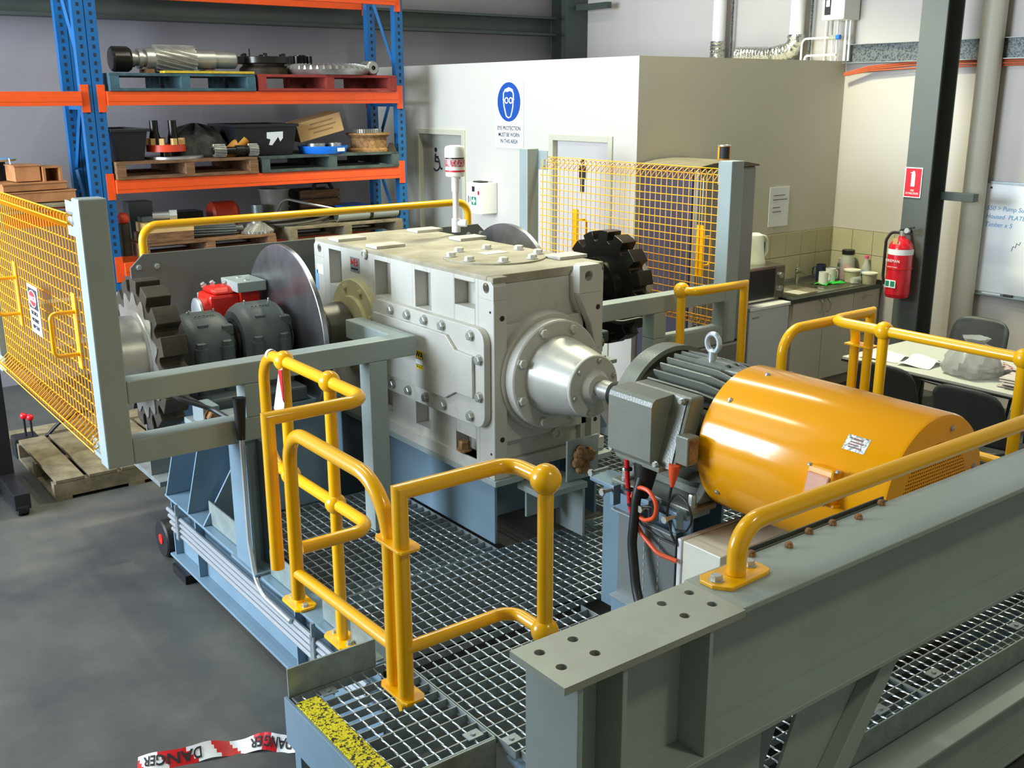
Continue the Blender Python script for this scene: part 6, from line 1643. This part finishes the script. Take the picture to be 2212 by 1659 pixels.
part('wrapped_body', MB().lathe((1.62, 9.02, 1.615), (0, 0, 1), [(0, .17), (.30, .17)], 30), tarpm, wd)
part('ply_disc', MB().lathe((1.62, 9.02, 1.92), (0, 0, 1), [(0, .25), (.012, .25)], 36), timber, wd)
part('blue_film', MB().lathe((1.66, 9.0, 1.933), (0, 0, 1), [(0, .20), (.006, .18), (.012, .02)], 18), lbluep, wd)
part('strap', MB().tube([(1.78, 8.80, 1.945), (1.795, 8.80, 1.83)], .006, 6), whites, wd)

# ================================================================ FLOOR CLUTTER
frame(ROOM)
pallet(1.31, 2.30, 0.0, woodg, 'weathered grey pallet on the floor behind the left mesh guard', 6.42, 7.42, .135, 5, True)
sk2 = thing('pallet_stacker', 'black pallet stacker mast at the left edge beside the floor pallet', 'pallet stacker', (1.0, 6.75, 0))
part('mast_channel', MB().box(1.05, 1.155, 6.72, 6.86, .05, 1.00).box(.62, .72, 6.72, 6.86, .05, 1.00), blackp, sk2, .004)
part('mast_cross', MB().box(.72, 1.05, 6.76, 6.82, .92, 1.0).box(.72, 1.05, 6.76, 6.82, .30, .42), blackp, sk2, .004)
part('outrigger_leg', MB().box(1.06, 1.15, 6.30, 6.72, .04, .14).box(.63, .72, 6.30, 6.72, .04, .14), blackp, sk2, .006)
insts('roller_wheel', MB().cyl((-.03, 0, 0), (.03, 0, 0), .045, 18), black, sk2, [(1.105, 6.34, .045), (.675, 6.34, .045), (1.105, 6.84, .045), (.675, 6.84, .045)])
part('power_pack', MB().box(.66, 1.11, 6.87, 7.15, .10, .55), blackp, sk2, .01)
part('yellow_cover', MB().prism([(1.16, 6.95, .28), (1.16, 7.07, .28), (1.16, 7.07, .42), (1.16, 7.02, .50), (1.16, 6.95, .50)], (.03, 0, 0)), yel, sk2, .002)
kn = thing('control_lever', 'pair of red ball knobs on black levers beside the stacker', 'lever', (1.40, 7.45, 0))
part('lever_base', MB().box(1.30, 1.46, 7.40, 7.55, 0, .14), blackp, kn, .01)
insts('lever_rod', MB().cyl((0, 0, 0), (0, 0, .14), .008, 8), black, kn, [(1.385, 7.45, .13), (1.42, 7.42, .115)])
insts('red_knob', MB().sphere((0, 0, 0), .024, 16), mat('knob_red', (214, 24, 40), .3), kn, [(1.385, 7.45, .285), (1.42, 7.42, .275)])
part('hose_loop', MB().tube(fillet([(1.46, 7.46, .06), (1.60, 7.38, .22), (1.80, 7.36, .30), (2.0, 7.50, .10), (2.1, 7.6, .01)], .15), .012, 8), black, kn)
block(1.2, 2.6, 7.75, 7.95, 0, .05, woodg, 'grey plank lying on the floor behind the left mesh', 'timber_plank', 'plank')
# tape on the floor in front of the landing
dt = thing('danger_tape', 'twisted red and white danger tape lying on the floor by the landing', 'tape', (1.2, 3.3, 0))
tpts = [(.86, 3.455), (.93, 3.424), (1.051, 3.385), (1.13, 3.36), (1.211, 3.335), (1.28, 3.30), (1.335, 3.255), (1.385, 3.20), (1.43, 3.13), (1.455, 3.02), (1.47, 2.85), (1.47, 2.5)]
def tape_pt(s):
    s = max(0, min(.9999, s)) * (len(tpts) - 1); i = int(s); f_ = s - i
    a, b = tpts[i], tpts[min(i + 1, len(tpts) - 1)]
    return Vector((a[0] + (b[0] - a[0]) * f_, a[1] + (b[1] - a[1]) * f_, 0)), Vector((b[0] - a[0], b[1] - a[1], 0)).normalized()
NS = 110
red_m, wht_m = MB(), MB()
def tp3(s, w_):
    p, d = tape_pt(s); n = Vector((d.y, -d.x, 0))      # towards the camera side
    up = .35 + .45 * math.sin(9 * s) ** 2
    return p + n * (w_ * .066 * math.cos(up)) * -1 + Vector((0, 0, .004 + .066 * (w_) * math.sin(up) + .006 * math.sin(31 * s)))
for i in range(NS):
    s0, s1 = i / NS, (i + 1) / NS
    for j in range(4):
        w0, w1 = j / 4, (j + 1) / 4
        ph = ((s0 + .012 * j) * 6.0 + .30) % 1.0
        tgt = red_m if ph < .45 and s0 < .74 else wht_m
        tgt.add([tp3(s0, w0), tp3(s1, w0), tp3(s1, w1), tp3(s0, w1)], [(0, 1, 2, 3)], True)
part('white_band', wht_m, whites, dt, kind='stuff'); part('red_chevron', red_m, lredp, dt, kind='stuff')
def letters(word, s0, ds, h):
    # inverted lettering that follows the tape
    cu = bpy.data.curves.new('t', 'FONT'); cu.body = word; cu.size = 1.0; cu.align_x = 'CENTER'; cu.offset = .02
    o = bpy.data.objects.new('t', cu); COL.objects.link(o)
    me = bpy.data.meshes.new_from_object(o.evaluated_get(bpy.context.evaluated_depsgraph_get())); bpy.data.objects.remove(o)
    xs = [v.co.x for v in me.vertices]; w_ = max(xs) - min(xs)
    m = MB()
    vs = []
    for v in me.vertices:
        s = s0 - (v.co.x / w_) * ds; ww = .80 - v.co.y / .72 * .62
        p = tp3(s, ww); vs.append(p + Vector((-.0, -.0015, .0022)))
    m.add(vs, [tuple(p.vertices) for p in me.polygons])
    return m
part('tape_lettering', letters('DANGER', .50, .19, 1), blackt, dt)
part('tape_lettering', letters('DANGER', .12, .19, 1), blackt, dt)
# small wheel behind the skid end
frame(MACH)
wh = thing('jockey_wheel', 'small black wheel with a red hub behind the skid end', 'wheel', (1.70, 5.50, -.13))
part('tyre', MB().lathe((1.655, 5.53, -.02), (1, 0, 0), [(0, .06), (.0, .10), (.01, .108), (.05, .108), (.06, .10), (.06, .06)], 28), black, wh)
part('wheel_hub', MB().lathe((1.650, 5.53, -.02), (1, 0, 0), [(0, .03), (.07, .03)], 18), redp, wh)
part('fork', MB().box(1.72, 1.735, 5.50, 5.56, -.06, .12), blackp, wh)
